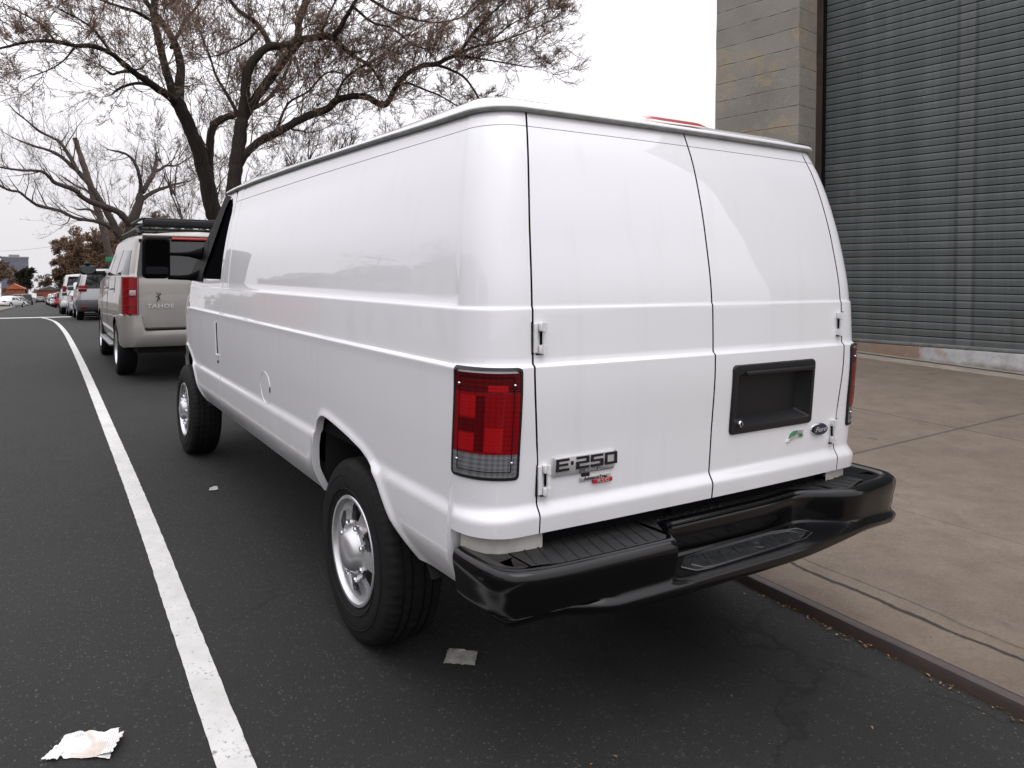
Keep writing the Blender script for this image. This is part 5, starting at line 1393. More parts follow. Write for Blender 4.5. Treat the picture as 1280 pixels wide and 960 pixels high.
def bud_mat(name, a, b, c):
    g = NT(name); n = g.noise(1.5, 3); n2 = g.noise(30, 2)
    cc = g.mix(n2, g.ramp(n, (.35, a), (.65, b)), c); g.l(cc, g.b.inputs['Base Color']); g.b.inputs['Roughness'].default_value = .9; g.b.inputs['Specular IOR Level'].default_value = .1; return g.m
BUD = bud_mat('bud_cluster', (.16, .105, .078), (.28, .185, .132), (.32, .22, .16))
BUDG = bud_mat('bud_grey', (.10, .075, .065), (.13, .098, .085), (.09, .07, .06))
DRYLEAF = bud_mat('dry_oak_leaf', (.13, .080, .050), (.20, .130, .082), (.17, .115, .08))
class Tree:
    def __init__(s, seed, barkm, twigm, budm, bud=1.0, budlen=.07, up=.25, minr=.0078):
        s.r = random.Random(seed); s.T = MB(); s.W = MB(); s.B = MB(); s.bm, s.tm, s.um = barkm, twigm, budm
        s.bud, s.bl, s.up, s.minr, s.wd = bud, budlen, up, minr, .055
    def rv(s): return Vector((s.r.gauss(0, 1), s.r.gauss(0, 1), s.r.gauss(0, 1))).normalized()
    def tuft(s, p, d):
        if s.r.random() > s.bud: return
        n = s.r.randint(6, 9)
        for k in range(n):
            e_ = (d * .6 + s.rv() * .8).normalized() * s.bl * s.r.uniform(.5, 1.25); sd_ = e_.cross(s.rv()).normalized() * s.bl * s.wd
            o = len(s.B.v); q = p + s.rv() * s.bl * .25
            s.B.v += [tuple(q - sd_), tuple(q + e_ * .6 - sd_ * 1.3), tuple(q + e_), tuple(q + e_ * .55 + sd_)]; s.B.face([o, o + 1, o + 2, o + 3])
    def branch(s, p, d, ln, r, depth, step=None):
        n = max(3, int(ln / (step or max(.12, ln / 6)))); pts = [p.copy()]; rads = [r]; q = p.copy(); d = d.normalized()
        for i in range(n):
            d = (d + s.rv() * .22 + Vector((0, 0, s.up * .25))).normalized(); q = q + d * (ln / n)
            pts.append(q.copy()); rads.append(max(s.minr * .6, r * (1 - .75 * (i + 1) / n)))
        (s.T if r > .022 else s.W).tube(pts, rads, 6 if r > .022 else 3, cap=False)
        return pts, rads, d
    def grow(s, p, d, ln, r, depth):
        pts, rads, dd = s.branch(p, d, ln, r, depth)
        n = len(pts)
        if depth <= 0:
            s.tuft(pts[-1], dd)
            for i in range(1, n - 1):
                if s.r.random() < .16: s.tuft(pts[i], dd)
            return
        cnt = s.kids[depth]
        for k in range(cnt):
            t = s.r.uniform(.25, 1) if k else 1
            i = min(n - 2, int(t * (n - 1))); f = t * (n - 1) - i; c = pts[i].lerp(pts[i + 1], min(1, f)); ax = (pts[i + 1] - pts[i]).normalized()
            side = ax.cross(s.rv()).normalized(); a = s.r.uniform(.45, 1.0) if k else s.r.uniform(0, .3)
            nd = ax * math.cos(a) + side * math.sin(a)
            s.grow(c, nd, ln * s.r.uniform(.42, .68), max(s.minr, rads[i] * .62), depth - 1)
    def traced(s, branches, every, ln0, depth, rmin=.012, side=1.0):
        for bi, br in enumerate(branches):
            P = [Vector(b[:3]) for b in br]; Rr = [b[3] for b in br]
            # smooth subdivision with a little knobbliness
            pts, rad = [], []
            m = len(P)
            for i in range(m - 1):
                p0, p1, p2, p3 = P[max(0, i - 1)], P[i], P[i + 1], P[min(m - 1, i + 2)]
                for k in range(4):
                    t = k / 4
                    q = .5 * ((2 * p1) + (p2 - p0) * t + (2 * p0 - 5 * p1 + 4 * p2 - p3) * t * t + (3 * p1 - p0 - 3 * p2 + p3) * t ** 3)
                    pts.append(q + s.rv() * Rr[i] * .10); rad.append(lerp(Rr[i], Rr[i + 1], t) * s.r.uniform(.94, 1.08))
            pts.append(P[-1]); rad.append(Rr[-1])
            s.T.tube(pts, rad, 10 if max(rad) > .06 else 7)
            if bi == 0: continue
            acc = 0
            for i in range(1, len(pts)):
                seg = (pts[i] - pts[i - 1]).length; acc += seg
                ev = every * (1.4 if rad[i] > .09 else 1)
                while acc > ev:
                    acc -= ev; ax = (pts[i] - pts[i - 1]).normalized(); sd_ = ax.cross(s.rv()).normalized()
                    if sd_.z < -.4 and s.r.random() < .6: sd_.z *= -1
                    a = s.r.uniform(.6, 1.25); d = ax * math.cos(a) + sd_ * math.sin(a)
                    fr = i / len(pts); s.grow(pts[i], d, ln0 * s.r.uniform(.5, 1.25) * (1.1 - .62 * fr), min(rad[i] * .5, rmin * s.r.uniform(.8, 1.9)), depth)
            s.grow(pts[-1], (pts[-1] - pts[-2]), ln0 * .38, rad[-1], depth)
    def generic(s, base, h, r, levels, spread=.6, first=.3):
        """a free-standing tree: tapered trunk that forks into limbs"""
        def rec(p, d, ln, rr, lv):
            pts, rads, dd = s.branch(p, d, ln, rr, lv, step=ln / 5)
            if lv == 0: s.grow(pts[-1], dd, ln * .7, rads[-1], s.tdepth); return
            for k in range(s.r.choice((2, 3))):
                sd_ = dd.cross(s.rv()).normalized(); a = s.r.uniform(.25, spread); rec(pts[-1], dd * math.cos(a) + sd_ * math.sin(a) + Vector((0, 0, .12)), ln * s.r.uniform(.62, .85), rads[-1] * 1.0 + rr * .28, lv - 1)
            for k in range(2):
                i = s.r.randint(2, len(pts) - 2); sd_ = dd.cross(s.rv()).normalized(); s.grow(pts[i], dd * .5 + sd_, ln * .6, rads[i] * .3, s.tdepth)
        b = Vector(base); s.T.tube([b + Vector((0, 0, -.1)), b + Vector((0, 0, .12)), b + Vector((0, 0, .5))], [r * 1.7, r * 1.3, r * 1.05], 10)
        rec(b + Vector((0, 0, .45)), Vector((s.r.uniform(-.1, .1), s.r.uniform(-.1, .1), 1)), h * first, r, levels)
    def done(s, name, base, label, group=None):
        root = empty(name, base); M = Vector(base)
        for mb, nm, m in ((s.T, 'trunk', s.bm), (s.W, 'twigs', s.tm), (s.B, 'buds', s.um)):
            if not mb.v: continue
            mb.v = [(x - M.x, y - M.y, z - M.z) for x, y, z in mb.v]
            o = mb.build(nm, m, root, smooth=(nm == 'trunk'), angle=60, weld=False, recalc=False)
            if nm != 'trunk': o['kind'] = 'stuff'
        tag(root, label, 'tree', group); return root
TREE_A = [[(1.99,16.0,2.69,0.207),(1.87,16.0,3.16,0.206),(1.71,16.0,3.92,0.195),(1.49,16.0,4.71,0.173),(1.25,16.0,5.3,0.172),(1.0,16.0,5.81,0.171)],[(0.96,16.0,5.81,0.131),(0.79,15.77,5.86,0.099),(0.39,15.54,6.03,0.087),(-0.05,15.32,6.22,0.075),(-0.33,15.09,6.34,0.065),(-0.6,14.86,6.46,0.054),(-0.98,14.64,6.52,0.053),(-1.35,14.41,6.41,0.043),(-1.74,14.18,6.37,0.042),(-2.18,13.96,6.24,0.033),(-2.59,13.73,6.01,0.024),(-2.98,13.5,5.76,0.015)],[(-0.16,15.4,6.28,0.047),(-0.4,15.27,6.19,0.037),(-0.58,15.13,6.08,0.028),(-0.71,15.0,6.12,0.018)],[(0.65,15.8,5.96,0.049),(0.42,16.18,6.18,0.04),(0.09,16.55,6.3,0.04),(-0.24,16.93,6.22,0.031),(-0.4,17.3,6.12,0.021)],[(0.96,16.0,5.81,0.121),(0.76,16.13,6.57,0.1),(0.64,16.27,7.19,0.091),(0.56,16.4,7.62,0.091),(0.51,16.53,8.15,0.091),(0.6,16.67,9.03,0.082),(0.5,16.8,9.98,0.051)],[(1.0,16.0,5.85,0.131),(1.12,16.27,6.66,0.112),(1.09,16.53,7.23,0.103),(0.97,16.8,7.7,0.094),(0.81,17.07,8.07,0.084),(0.47,17.33,8.61,0.063),(0.01,17.6,9.35,0.042)],[(1.79,16.0,3.92,0.113),(1.82,16.17,4.46,0.104),(1.88,16.33,5.11,0.105),(2.01,16.5,5.45,0.106),(2.24,16.67,5.66,0.096),(2.55,16.83,5.81,0.087),(2.92,17.0,5.99,0.077),(3.53,17.17,6.37,0.057),(4.04,17.33,6.99,0.046),(4.38,17.5,7.66,0.035)],[(0.91,16.4,7.27,0.051),(1.29,16.8,8.07,0.042),(1.74,17.2,8.81,0.032),(2.11,17.6,9.67,0.022)],[(0.56,16.4,7.82,0.051),(0.03,16.0,7.9,0.039),(-0.54,15.6,7.85,0.028),(-1.16,15.2,7.84,0.018)],[(-0.59,15.0,6.5,0.036),(-0.94,14.8,6.89,0.027),(-1.26,14.6,7.04,0.022),(-1.66,14.4,7.13,0.017)],[(-1.34,14.7,6.5,0.026),(-1.58,14.5,6.09,0.017),(-1.89,14.3,5.78,0.013),(-2.25,14.1,5.53,0.011)],[(-1.74,14.3,6.41,0.025),(-2.03,14.1,6.66,0.02),(-2.39,13.9,6.78,0.015),(-2.66,13.7,6.83,0.01)]]
TREE_B = [[(1.8,13.5,2.73,0.172),(1.82,13.5,3.46,0.163),(1.85,13.5,4.0,0.163),(1.93,13.5,4.55,0.154),(1.98,13.5,5.01,0.145)],[(1.98,13.5,4.97,0.118),(2.03,13.41,5.54,0.118),(2.06,13.31,6.03,0.108),(2.23,13.22,6.39,0.099),(2.48,13.13,6.63,0.09),(2.82,13.04,6.7,0.082),(3.11,12.95,6.76,0.082),(3.21,12.85,6.84,0.082),(3.58,12.76,6.94,0.073),(3.85,12.67,6.94,0.073),(4.05,12.58,6.75,0.055),(4.29,12.48,6.54,0.046),(4.68,12.39,6.32,0.028),(4.98,12.3,5.86,0.019)],[(3.75,12.4,6.85,0.063),(3.83,12.2,7.0,0.054),(3.9,12.0,7.2,0.053),(3.98,11.8,7.4,0.044),(4.11,11.6,7.75,0.035)],[(2.58,13.3,6.7,0.064),(2.55,13.5,6.95,0.055),(2.45,13.7,7.25,0.056),(2.26,13.9,7.5,0.047),(2.09,14.1,7.66,0.047),(1.78,14.3,8.1,0.038)],[(2.0,13.5,4.97,0.109),(2.17,13.53,5.33,0.11),(2.42,13.55,5.71,0.102),(2.71,13.58,6.13,0.103),(2.94,13.61,6.45,0.094),(3.14,13.64,6.75,0.095),(3.33,13.66,7.01,0.095),(3.38,13.69,7.29,0.086),(3.4,13.72,7.59,0.086),(3.59,13.74,8.11,0.087),(3.78,13.77,8.74,0.068),(3.85,13.8,9.53,0.039)],[(1.95,13.5,4.01,0.091),(2.04,13.44,4.21,0.091),(2.19,13.38,4.39,0.091),(2.41,13.33,4.57,0.091),(2.71,13.27,4.75,0.092),(3.17,13.21,5.05,0.093),(3.44,13.15,5.2,0.093),(3.71,13.1,5.31,0.084),(3.92,13.04,5.44,0.085),(4.06,12.98,5.59,0.085),(4.24,12.92,5.67,0.075),(4.62,12.87,5.75,0.076),(4.84,12.81,5.71,0.076),(5.03,12.75,5.6,0.076),(5.21,12.69,5.58,0.077),(5.31,12.63,5.75,0.067),(5.47,12.58,6.06,0.067),(5.63,12.52,6.28,0.067),(5.86,12.46,6.45,0.058),(6.09,12.4,6.57,0.058),(6.39,12.35,6.63,0.058),(6.7,12.29,6.8,0.049),(6.96,12.23,6.96,0.049),(7.31,12.17,7.43,0.039),(7.58,12.12,7.78,0.032),(7.94,12.06,8.14,0.025),(8.38,12.0,8.56,0.02)],[(6.88,12.1,6.91,0.039),(7.45,12.02,7.16,0.03),(7.99,11.94,7.32,0.025),(8.41,11.86,7.51,0.02),(8.97,11.78,7.78,0.016),(9.55,11.7,8.12,0.012)],[(6.81,12.1,6.83,0.029),(7.24,12.06,6.84,0.025),(7.81,12.02,6.84,0.02),(8.38,11.98,6.83,0.016),(8.9,11.94,6.82,0.013),(9.23,11.9,6.9,0.01)],[(6.31,12.2,6.57,0.038),(6.8,12.28,6.52,0.031),(7.2,12.35,6.42,0.03),(7.53,12.43,6.18,0.025),(7.87,12.5,5.81,0.02)],[(7.26,12.1,7.4,0.029),(7.77,12.15,7.34,0.02),(8.53,12.2,7.93,0.018),(9.2,12.25,8.31,0.015),(9.89,12.3,8.66,0.011)],[(5.33,12.3,5.98,0.038),(5.66,12.4,6.08,0.029),(6.15,12.5,6.02,0.024),(6.66,12.6,5.95,0.02),(7.3,12.7,5.75,0.016)],[(3.87,12.6,5.45,0.037),(4.17,12.76,6.04,0.028),(4.64,12.92,6.43,0.025),(5.3,13.08,6.86,0.022),(5.86,13.24,7.38,0.018),(6.63,13.4,7.96,0.015)],[(2.69,13.2,4.74,0.037),(3.04,13.43,5.49,0.028),(3.6,13.65,5.89,0.025),(4.2,13.88,6.5,0.022),(4.93,14.1,6.56,0.018)],[(3.52,12.6,6.89,0.036),(3.88,13.05,7.56,0.028),(4.36,13.5,8.37,0.023)],[(4.37,12.3,7.96,0.037),(4.92,12.18,7.66,0.029),(5.48,12.06,7.5,0.024),(6.16,11.94,7.47,0.02),(6.86,11.82,7.71,0.016),(7.46,11.7,8.26,0.013)],[(4.07,12.0,7.48,0.036),(4.47,11.85,7.15,0.027),(4.89,11.7,7.05,0.022),(5.32,11.55,6.72,0.018),(5.65,11.4,6.61,0.014)],[(3.58,13.6,8.06,0.048),(3.17,13.87,8.23,0.038),(2.77,14.13,8.12,0.029),(2.39,14.4,8.33,0.023)],[(1.98,13.5,5.01,0.045),(1.74,13.8,5.59,0.037),(1.54,14.1,6.09,0.03),(1.46,14.4,6.62,0.024),(1.33,14.7,7.15,0.019)],[(2.43,13.6,7.22,0.032),(2.22,13.87,6.96,0.028),(1.91,14.13,6.77,0.022),(1.6,14.4,6.64,0.019)]]
TREE_C = [[(1.84,34.0,1.95,0.25),(1.77,34.0,3.49,0.23),(1.95,34.0,4.18,0.231),(2.16,34.0,4.81,0.212),(2.27,34.0,5.32,0.174)],[(2.23,34.0,5.2,0.116),(2.25,33.83,5.8,0.096),(2.12,33.67,6.34,0.076),(1.93,33.5,6.76,0.076),(1.63,33.33,7.05,0.056),(1.27,33.17,7.14,0.056),(0.95,33.0,7.16,0.037)],[(2.34,34.0,5.43,0.135),(2.57,34.12,5.85,0.117),(2.81,34.25,6.23,0.117),(2.94,34.38,6.61,0.098),(3.03,34.5,6.99,0.099)],[(2.85,34.0,6.44,0.078),(3.16,34.12,6.59,0.069),(3.48,34.25,6.83,0.059),(3.95,34.38,6.88,0.04),(4.43,34.5,7.22,0.03)],[(2.27,34.0,5.04,0.116),(2.62,34.2,5.32,0.097),(3.05,34.4,5.6,0.099),(3.42,34.6,5.76,0.08),(3.87,34.8,5.97,0.06),(4.44,35.0,6.15,0.041)],[(1.84,34.0,3.72,0.154),(1.6,33.77,4.04,0.152),(1.23,33.54,4.38,0.15),(0.7,33.31,4.56,0.148),(0.11,33.08,4.73,0.128),(-0.29,32.85,4.91,0.108),(-0.69,32.62,5.22,0.107),(-1.39,32.38,5.43,0.088),(-1.63,32.15,5.63,0.069),(-1.88,31.92,5.83,0.069),(-2.3,31.69,5.83,0.051),(-2.67,31.46,5.78,0.05),(-3.44,31.23,5.82,0.033),(-3.98,31.0,5.91,0.024)],[(1.34,34.0,3.24,0.172),(1.08,34.18,3.85,0.172),(0.85,34.36,4.35,0.153),(0.41,34.55,5.18,0.133),(-0.06,34.73,5.89,0.114),(-0.39,34.91,6.31,0.095),(-0.69,35.09,6.61,0.095),(-1.06,35.27,6.99,0.076),(-1.39,35.45,7.21,0.076),(-1.82,35.64,7.39,0.057),(-2.22,35.82,7.5,0.057),(-2.81,36.0,7.73,0.038)],[(-0.4,34.8,6.29,0.095),(-0.53,34.92,6.57,0.095),(-0.72,35.05,6.98,0.095),(-0.96,35.17,7.4,0.076),(-1.19,35.3,7.74,0.076),(-1.49,35.42,7.92,0.057),(-2.02,35.55,8.19,0.057),(-2.48,35.67,8.61,0.038),(-2.9,35.8,8.96,0.037)],[(1.31,34.0,3.24,0.095),(0.97,33.73,3.56,0.094),(0.61,33.46,3.79,0.093),(0.09,33.19,3.9,0.073),(-0.42,32.92,3.94,0.072),(-0.81,32.65,4.04,0.071),(-1.2,32.38,4.22,0.07),(-1.7,32.12,4.31,0.069),(-2.12,31.85,4.4,0.068),(-2.47,31.58,4.63,0.05),(-2.76,31.31,4.86,0.05),(-3.09,31.04,4.88,0.049),(-3.42,30.77,5.02,0.048),(-3.82,30.5,5.19,0.032)]]
TREE_D = [[(1.87,43.0,1.34,0.213),(1.65,42.9,2.42,0.212),(1.51,42.8,2.84,0.188),(1.34,42.7,3.67,0.187),(1.16,42.6,4.36,0.186),(0.9,42.5,5.36,0.185),(0.69,42.4,6.03,0.184),(0.39,42.3,7.05,0.16),(0.14,42.2,7.84,0.159),(-0.07,42.1,8.53,0.136),(-0.25,42.0,9.13,0.135)],[(0.73,42.5,5.91,0.092),(0.38,42.83,6.29,0.069),(-0.15,43.17,6.56,0.058),(-0.76,43.5,7.02,0.046)],[(1.19,42.5,4.17,0.093),(0.96,42.83,4.83,0.093),(0.56,43.17,5.21,0.07),(0.07,43.5,5.21,0.056)]]
def trunk_base(br, x, y, fl=1.5):
    p = br[0][0]; z = walkz(x, y); r = p[3]
    br[0] = [(x, y, z - .15, r * fl * 1.25), (x, y, z + .10, r * fl), (lerp(x, p[0], .4), y, lerp(z, p[2], .3), r * 1.12), (lerp(x, p[0], .7), y, lerp(z, p[2], .65), r * 1.03)] + br[0]
trunk_base(TREE_A, 2.12, 16.0); trunk_base(TREE_B, 2.05, 13.5); trunk_base(TREE_C, 1.95, 34.0); trunk_base(TREE_D, 2.0, 43)
t = Tree(1, BARK, TWIG, BUD, bud=.9, budlen=.068); t.kids = {3: 4, 2: 4, 1: 3}
t.traced(TREE_A, .22, 1.2, 3); t.done('bare_tree', (2.12, 16.0, walkz(2.12, 16)), 'big dark bare tree whose trunk leans left with a long limb reaching over the street', 'bare street trees on the right')
t = Tree(2, BARK, TWIG, BUD, bud=.9, budlen=.062); t.kids = {3: 5, 2: 4, 1: 3}
t.traced(TREE_B, .20, 1.05, 3); t.done('bare_tree', (2.05, 13.5, walkz(2.05, 13.5)), 'big dark bare tree right behind the van cab with a crooked limb over the roof', 'bare street trees on the right')
t = Tree(3, BARK2, TWIG2, BUDG, bud=.2, budlen=.06, minr=.006); t.kids = {3: 3, 2: 4, 1: 3}
t.traced(TREE_C, .36, 1.8, 3, rmin=.02); t.done('bare_tree', (1.95, 34, walkz(1.95, 34)), 'grey bare tree with low spreading limbs behind the champagne SUV', 'bare street trees on the right')
t = Tree(4, BARK3, TWIG2, BUDG, bud=.3, budlen=.05); t.kids = {3: 4, 2: 3, 1: 3}
t.traced(TREE_D, 1.4, 1.1, 1, rmin=.02); t.done('topped_tree', (2.0, 43, walkz(2, 43)), 'leaning pale trunk sawn flat at the top behind the low spreading limbs', None)
# woods behind: bare trees over the van roof and between the trunks
GB = 'bare trees behind the street trees'
def bare(seed, x, y, h, label, m=(BARK2, TWIG2, BUDG), kids={3: 3, 2: 4, 1: 3}, td=3, lv=3, r=.16, grp=GB, bud=.45, name='bare_tree', bl=.07, minr=.009):
    t = Tree(seed, *m, bud=bud, budlen=bl, minr=minr); t.kids = kids; t.tdepth = td; t.wd = .13 if bl > .15 else .055; z = gz(y) - .05 if x < -3 or y > 45 else walkz(x, y)
    t.generic((x, y, z), h, r, lv, .75); return t.done(name, (x, y, z), label, grp)
bare(21, 5.6, 24, 8.5, 'bare tree whose twigs show between the two big trunks')
bare(22, 9.6, 19.5, 7.6, 'bare grey tree whose twigs rise just above the middle of the van roof')
bare(23, 13.0, 22, 8.0, 'fine bare tree peeping over the van roof left of the crooked limb\'s end')
bare(51, 7.4, 21.5, 7.8, 'bare tree just right of the right big trunk, over the van roof'); bare(52, 11.4, 24.5, 8.6, 'bare tree under the crooked limb, above the van roof')
bare(53, 3.6, 27, 8.4, 'bare tree in the gap left of the left big trunk'); bare(54, 14.8, 21, 6.8, 'low twiggy tree right of the crooked limb, over the van roof')
bare(24, 4.4, 30, 9, 'bare tree behind the champagne SUV\'s roof rack')
bare(25, 7.8, 31, 9, 'bare tree behind the right one of the two big trunks')
bare(26, 16.5, 27, 8.6, 'low bare tree over the van roof nearest the sky gap by the warehouse')
bare(27, 3.2, 52, 9.5, 'far bare tree above the white SUV', td=3, minr=.012)
bare(28, 6.0, 44, 9.0, 'bare tree left of the leaning big trunk, behind the grey limbs', minr=.010)
# brown-leaved thicket further down the right side
def leafy(seed, x, y, h, label, m=(BARK2, TWIG, DRYLEAF)):
    return bare(seed, x, y, h, label, m, {2: 6, 1: 5}, 2, 3, .16, 'brown-leaved trees down the right side', 1.0, 'brown_tree', .26, .02)
leafy(31, 2.4, 58, 6.2, 'rusty brown leafy tree above the silver cars'); leafy(32, 3.6, 66, 7.4, 'taller brown tree behind the first rusty one')
leafy(33, 1.9, 76, 6.6, 'brown tree leaning over the far parked cars'); leafy(34, 5.2, 72, 8.6, 'dense brown tree right behind the SUV mirror')
leafy(39, 1.6, 64, 4.6, 'short brown tree over the roofs of the silver cars'); leafy(40, 3.0, 100, 8, 'brown tree at the far end of the brown row'); leafy(50, 5.8, 88, 9.5, 'highest brown tree right of the leaning sawn trunk')
leafy(37, .9, 70, 5.2, 'low brown tree hanging over the street behind the white SUV'); leafy(38, 4.4, 82, 8.8, 'tall brown tree in the middle of the brown row')
leafy(35, 2.6, 92, 8.5, 'farthest brown tree of the right-hand row'); leafy(36, 7.0, 62, 8.0, 'brown tree hidden partly by the champagne SUV')
# far left
def far_tree(seed, x, y, h, label, mm, bl, bud): return bare(seed, x, y, h, label, mm, {2: 4, 1: 4}, 2, 3, .2, 'trees far along the left side', bud, 'far_tree', bl, .035)
DKL = bud_mat('dark_evergreen', (.016, .020, .014), (.030, .034, .024), (.022, .022, .018))
far_tree(41, -4.5, 205, 9, 'dark tree beside the tower at the end of the street', (BARK2, TWIG, DKL), .75, 1)
far_tree(42, -10.5, 150, 8, 'grey leafless tree at the left edge of the photo', (BARK3, TWIG2, BUDG), .4, .6); far_tree(43, -9.2, 170, 8.5, 'brownish tree in front of the brick house at left', (BARK2, TWIG, DRYLEAF), .4, .8)
far_tree(44, -12.5, 190, 10, 'grey tree left of the tower', (BARK3, TWIG2, BUDG), .4, .6); far_tree(45, -5.2, 240, 11, 'dim grey tree right of the dark tree', (BARK3, TWIG2, BUDG), .5, .8)
far_tree(46, -1.5, 230, 8, 'pale bare tree where the street ends', (BARK3, TWIG2, BUDG), .5, .5); far_tree(47, 3.5, 225, 9, 'grey tree behind the far row of cars', (BARK3, TWIG2, DRYLEAF), .5, .8)
far_tree(48, -8.0, 235, 9, 'brown tree below the tower', (BARK2, TWIG, DRYLEAF), .5, .9)
# ================================================================ FAR BUILDINGS, POLES
tw = empty('office_tower', (-13.2, 450, gz(450))); tag(tw, 'dark blue-grey office tower far away at the left edge', 'building')
g = NT('tower_glass'); n = g.noise(.25, 3); x = g.sep(); f1 = g.math('FRACT', g.math('DIVIDE', x[2], 3.2)); f2 = g.math('FRACT', g.math('DIVIDE', x[0], 1.6))
c = g.ramp(n, (.3, (.105, .110, .150)), (.7, (.135, .140, .185))); c = g.mix(g.ramp(f1, (.35, (.35,) * 3), (.45, (0,) * 3)), c, (.16, .165, .20)); c = g.mix(g.ramp(f2, (.1, (.3,) * 3), (.2, (0,) * 3)), c, (.17, .17, .20))
g.l(c, g.b.inputs['Base Color']); g.b.inputs['Roughness'].default_value = .4
mb = MB(); mb.box(-6.4, 6.4, -6, 8, 0, 23.2); mb.build('facade', g.m, tw, smooth=False)
mb = MB(); mb.box(-6.6, 6.6, -6.2, 8.2, 23.2, 23.8); mb.box(-3, 2, -2, 4, 23.8, 25); mb.build('roof_plant', mat('tower_roof', (.24, .23, .25), rough=.8), tw, smooth=False)
BRK = mat('orange_brick', (.26, .075, .035), rough=.9, noise_amt=.25, noise_scale=2); WIN = mat('far_window', (.05, .055, .06), rough=.2)
def house(x, y, w_, d, h, label, wall, roofm, rh=1.5, cat='house', win=3, ang=0, grp=None):
    r = empty('brick_house' if wall is BRK else 'house', (x, y, gz(y) - .05), ang); tag(r, label, cat, grp)
    mb = MB(); mb.box(-w_ / 2, w_ / 2, -d / 2, d / 2, 0, h); mb.build('wall', wall, r, smooth=False)
    mb = MB(); o = .3
    mb.prism([(-w_ / 2 - o, h), (w_ / 2 + o, h), (0, h + rh)], -d / 2 - o, d / 2 + o, 'y'); mb.build('roof', roofm, r, smooth=False)
    for sy in (-1, 1):
        for k in range(win):
            for zz in ([1.4] if h < 4.5 else [1.3, h - 1.6]):
                mb = MB(); xx = -w_ / 2 + w_ * (k + .5) / win; mb.rbox(xx, sy * d / 2, zz + .3, .9, .06, 1.3, .02); mb.build('window', WIN, r)
    for sx in (-1, 1):
        for k in range(win):
            for zz in ([1.4] if h < 4.5 else [1.3, h - 1.6]):
                mb = MB(); yy = -d / 2 + d * (k + .5) / win; mb.rbox(sx * w_ / 2, yy, zz + .3, .06, .9, 1.3, .02); mb.build('window', WIN, r)
    return r
ROOFR = mat('orange_roof', (.34, .10, .05), rough=.85, noise_amt=.2, noise_scale=1); ROOFG = mat('grey_shingle', (.09, .085, .085), rough=.9, noise_amt=.25, noise_scale=3)
CREAM = mat('cream_render', (.42, .38, .31), rough=.9, noise_amt=.1, noise_scale=1)
house(-7.0, 192, 4.2, 8, 3.4, 'orange brick house below the distant tower', BRK, ROOFR, 1.2)
house(.6, 210, 6.0, 8, 3.2, 'low red-brown brick building closing the end of the street', BRK, ROOFG, 1.0, 'building')
# opposite side of the street, mirrored in the van's flank
GH = 'houses across the street'
for x, y, w_, d, h, m, l_ in ((-24, -6, 8, 9, 5.5, CREAM, 'cream house across the street mirrored in the van\'s rear flank'), (-25, 6, 8, 10, 6, mat('grey_siding', (.28, .28, .28), rough=.8), 'grey sided house across the street mirrored in the van\'s flank'), (-24, 18, 8, 9, 5.2, BRK, 'brick house across the street mirrored near the van\'s cab'), (-25, 31, 8, 9, 6, CREAM, 'cream house across the street mirrored in the cab door'), (-26, 52, 8, 10, 6, MATS['grey_siding'], 'grey sided house far up the opposite side, mirrored by the door handle'), (-27, 75, 9, 10, 6, BRK, 'brick house far up the opposite side, mirrored on the fender')):
    house(x, y, w_, d, h, l_, m, ROOFG, 2.2, ang=0, grp=GH)
for i, (x, y, h) in enumerate(((-14.5, -2, 6.0), (-15.5, 5, 6.8), (-14.8, 12, 6.4), (-15, 21, 7.0), (-14.2, 30, 7))):
    bare(60 + i, x, y, h, ('bare tree across the street mirrored at the rear of the van flank', 'bare tree across the street mirrored behind the fuel door', 'bare tree across the street mirrored in mid flank', 'bare tree across the street mirrored behind the cab', 'bare tree across the street mirrored in the front fender')[i], kids={2: 4, 1: 3}, td=2, grp='bare trees across the street', bud=.6, minr=.01)
# dense leafless belt far across the street: reads as one mass, only mirrored in the van
mb = MB(); rr = random.Random(77)
for k in range(5200):
    y = rr.uniform(-25, 150); x = -34 + rr.uniform(-4, 4); top = 4.5 + 2.2 * noise.noise(Vector((y * .13, 1, 2))) + 1.2 * noise.noise(Vector((y * .5, 4, 2)))
    z = gz(y) + max(.2, top) * rr.random() ** .7; s_ = rr.uniform(.3, .8); a = rr.uniform(0, 6.28); o = len(mb.v)
    dx, dy_, dz = math.cos(a) * s_, math.sin(a) * s_, s_ * rr.uniform(.3, 1)
    mb.v += [(x - dx, y - dy_, z), (x + dx * .2, y + dy_ * .2, z - dz), (x + dx, y + dy_, z + dz * .3), (x, y, z + dz)]; mb.face([o, o + 1, o + 2, o + 3])
tag(mb.build('wood_belt', mat('hazy_wood', (.20, .175, .16), rough=.95), smooth=False, weld=False, recalc=False), 'brown leafless wood far across the street, mirrored as a dark band in the van flank', 'wood', kind='stuff')
WOOD = mat('pole_wood', (.075, .058, .045), rough=.9, noise_amt=.3, noise_scale=6)
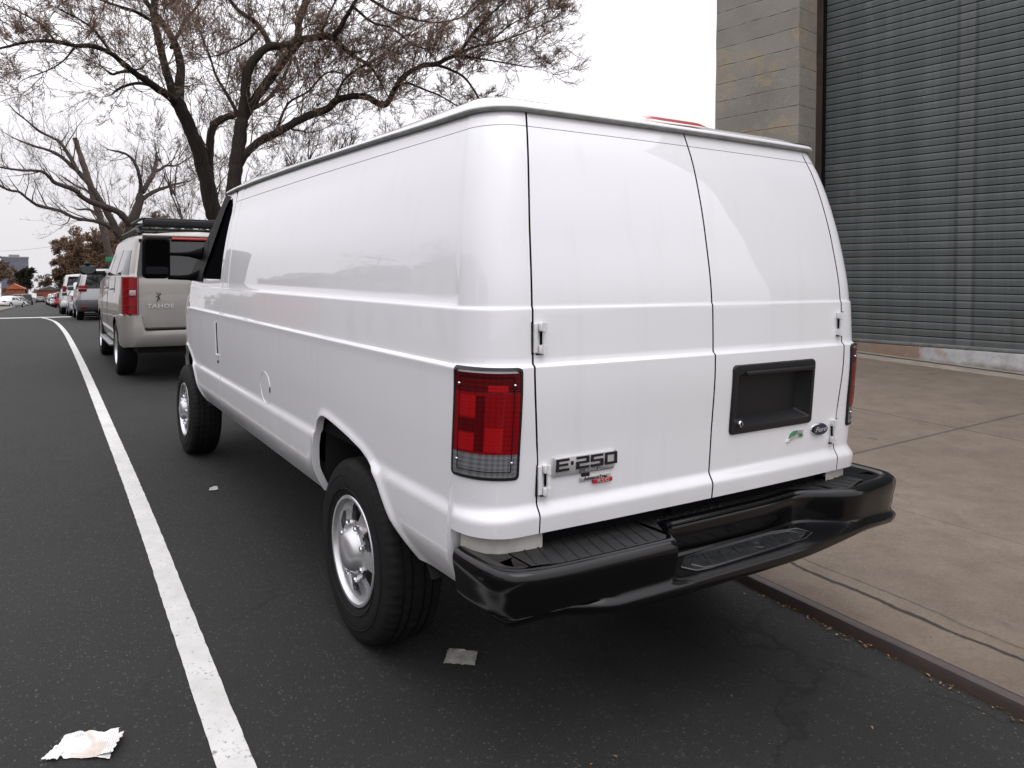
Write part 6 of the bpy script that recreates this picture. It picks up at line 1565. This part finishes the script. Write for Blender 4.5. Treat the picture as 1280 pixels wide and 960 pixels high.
def pole(x, y, h, label, grp):
    r = empty('utility_pole', (x, y, gz(y) - .05)); tag(r, label, 'utility pole', grp)
    mb = MB(); mb.tube([(0, 0, -.3), (0, 0, h * .5), (0, 0, h)], [.15, .13, .10], 10); mb.build('post', WOOD, r)
    for zz, l_ in ((h - .4, 1.3), (h - 1.3, 1.0)):
        mb = MB(); mb.rbox(0, 0, zz, l_ * 2, .10, .12, .01); mb.build('crossarm', WOOD, r)
    for xx in (-1.15, -.5, .5, 1.15):
        mb = MB(); mb.lathe([(0, .03), (.05, .05), (.08, .03), (.12, .045), (.16, .0)], 10, 'z', (xx, 0, h - .34)); mb.build('insulator', mat('insulator', (.12, .09, .08), rough=.2), r)
    return r
GP = 'utility poles across the street'
pole(-21, 12, 8.0, 'wooden utility pole with crossarms mirrored in the van flank', GP); pole(-21, 42, 8.0, 'wooden utility pole mirrored just behind the van cab', GP); pole(-21, -18, 8.0, 'wooden utility pole across the street behind the camera', GP)
WIRE = mat('wire_black', (.02, .02, .02), rough=.7)
def wire(a, b, sag, label, r=.012, grp='overhead wires'):
    mb = MB(); A, B_ = Vector(a), Vector(b); mb.tube([A.lerp(B_, t) - Vector((0, 0, sag * 4 * t * (1 - t))) for t in linspace(0, 1, 24)], r, 4)
    tag(mb.build('overhead_wire', WIRE), label, 'wire', grp)
for xx, l_ in ((-1.15, 'overhead wire on the street side of the poles across the road'), (1.15, 'overhead wire on the near end of the crossarms'), (.5, 'inner overhead wire between the poles across the road')):
    wire((-21 + xx, -18, 7.8), (-21 + xx, 12, 7.8), .7, l_ + ', rear span'); wire((-21 + xx, 12, 7.8), (-21 + xx, 42, 7.8 + gz(42)), .7, l_ + ', front span')
pole(1.9, 100, 8.4, 'thin wooden utility pole sticking out of the brown trees', None)
wire((1.0, 100, gz(100) + 8.0), (-15, 170, gz(170) + 11.2), .6, 'thin wire crossing the pale sky left of the brown trees', .016)
# green street sign beyond the SUV mirror
r = empty('street_sign', (.93, 31.2, gz(31.2))); tag(r, 'small green street sign showing just above the SUV\'s door mirror', 'street sign')
mb = MB(); mb.tube([(0, 0, -.1), (0, 0, 2.6)], .03, 8); mb.build('post', mat('galvanised', (.3, .3, .3), rough=.5, metal=.7), r)
mb = MB(); mb.rbox(-.12, 0, 2.45, .62, .02, .2, .008); mb.build('sign_panel', mat('sign_green', (.01, .20, .09), rough=.5), r)
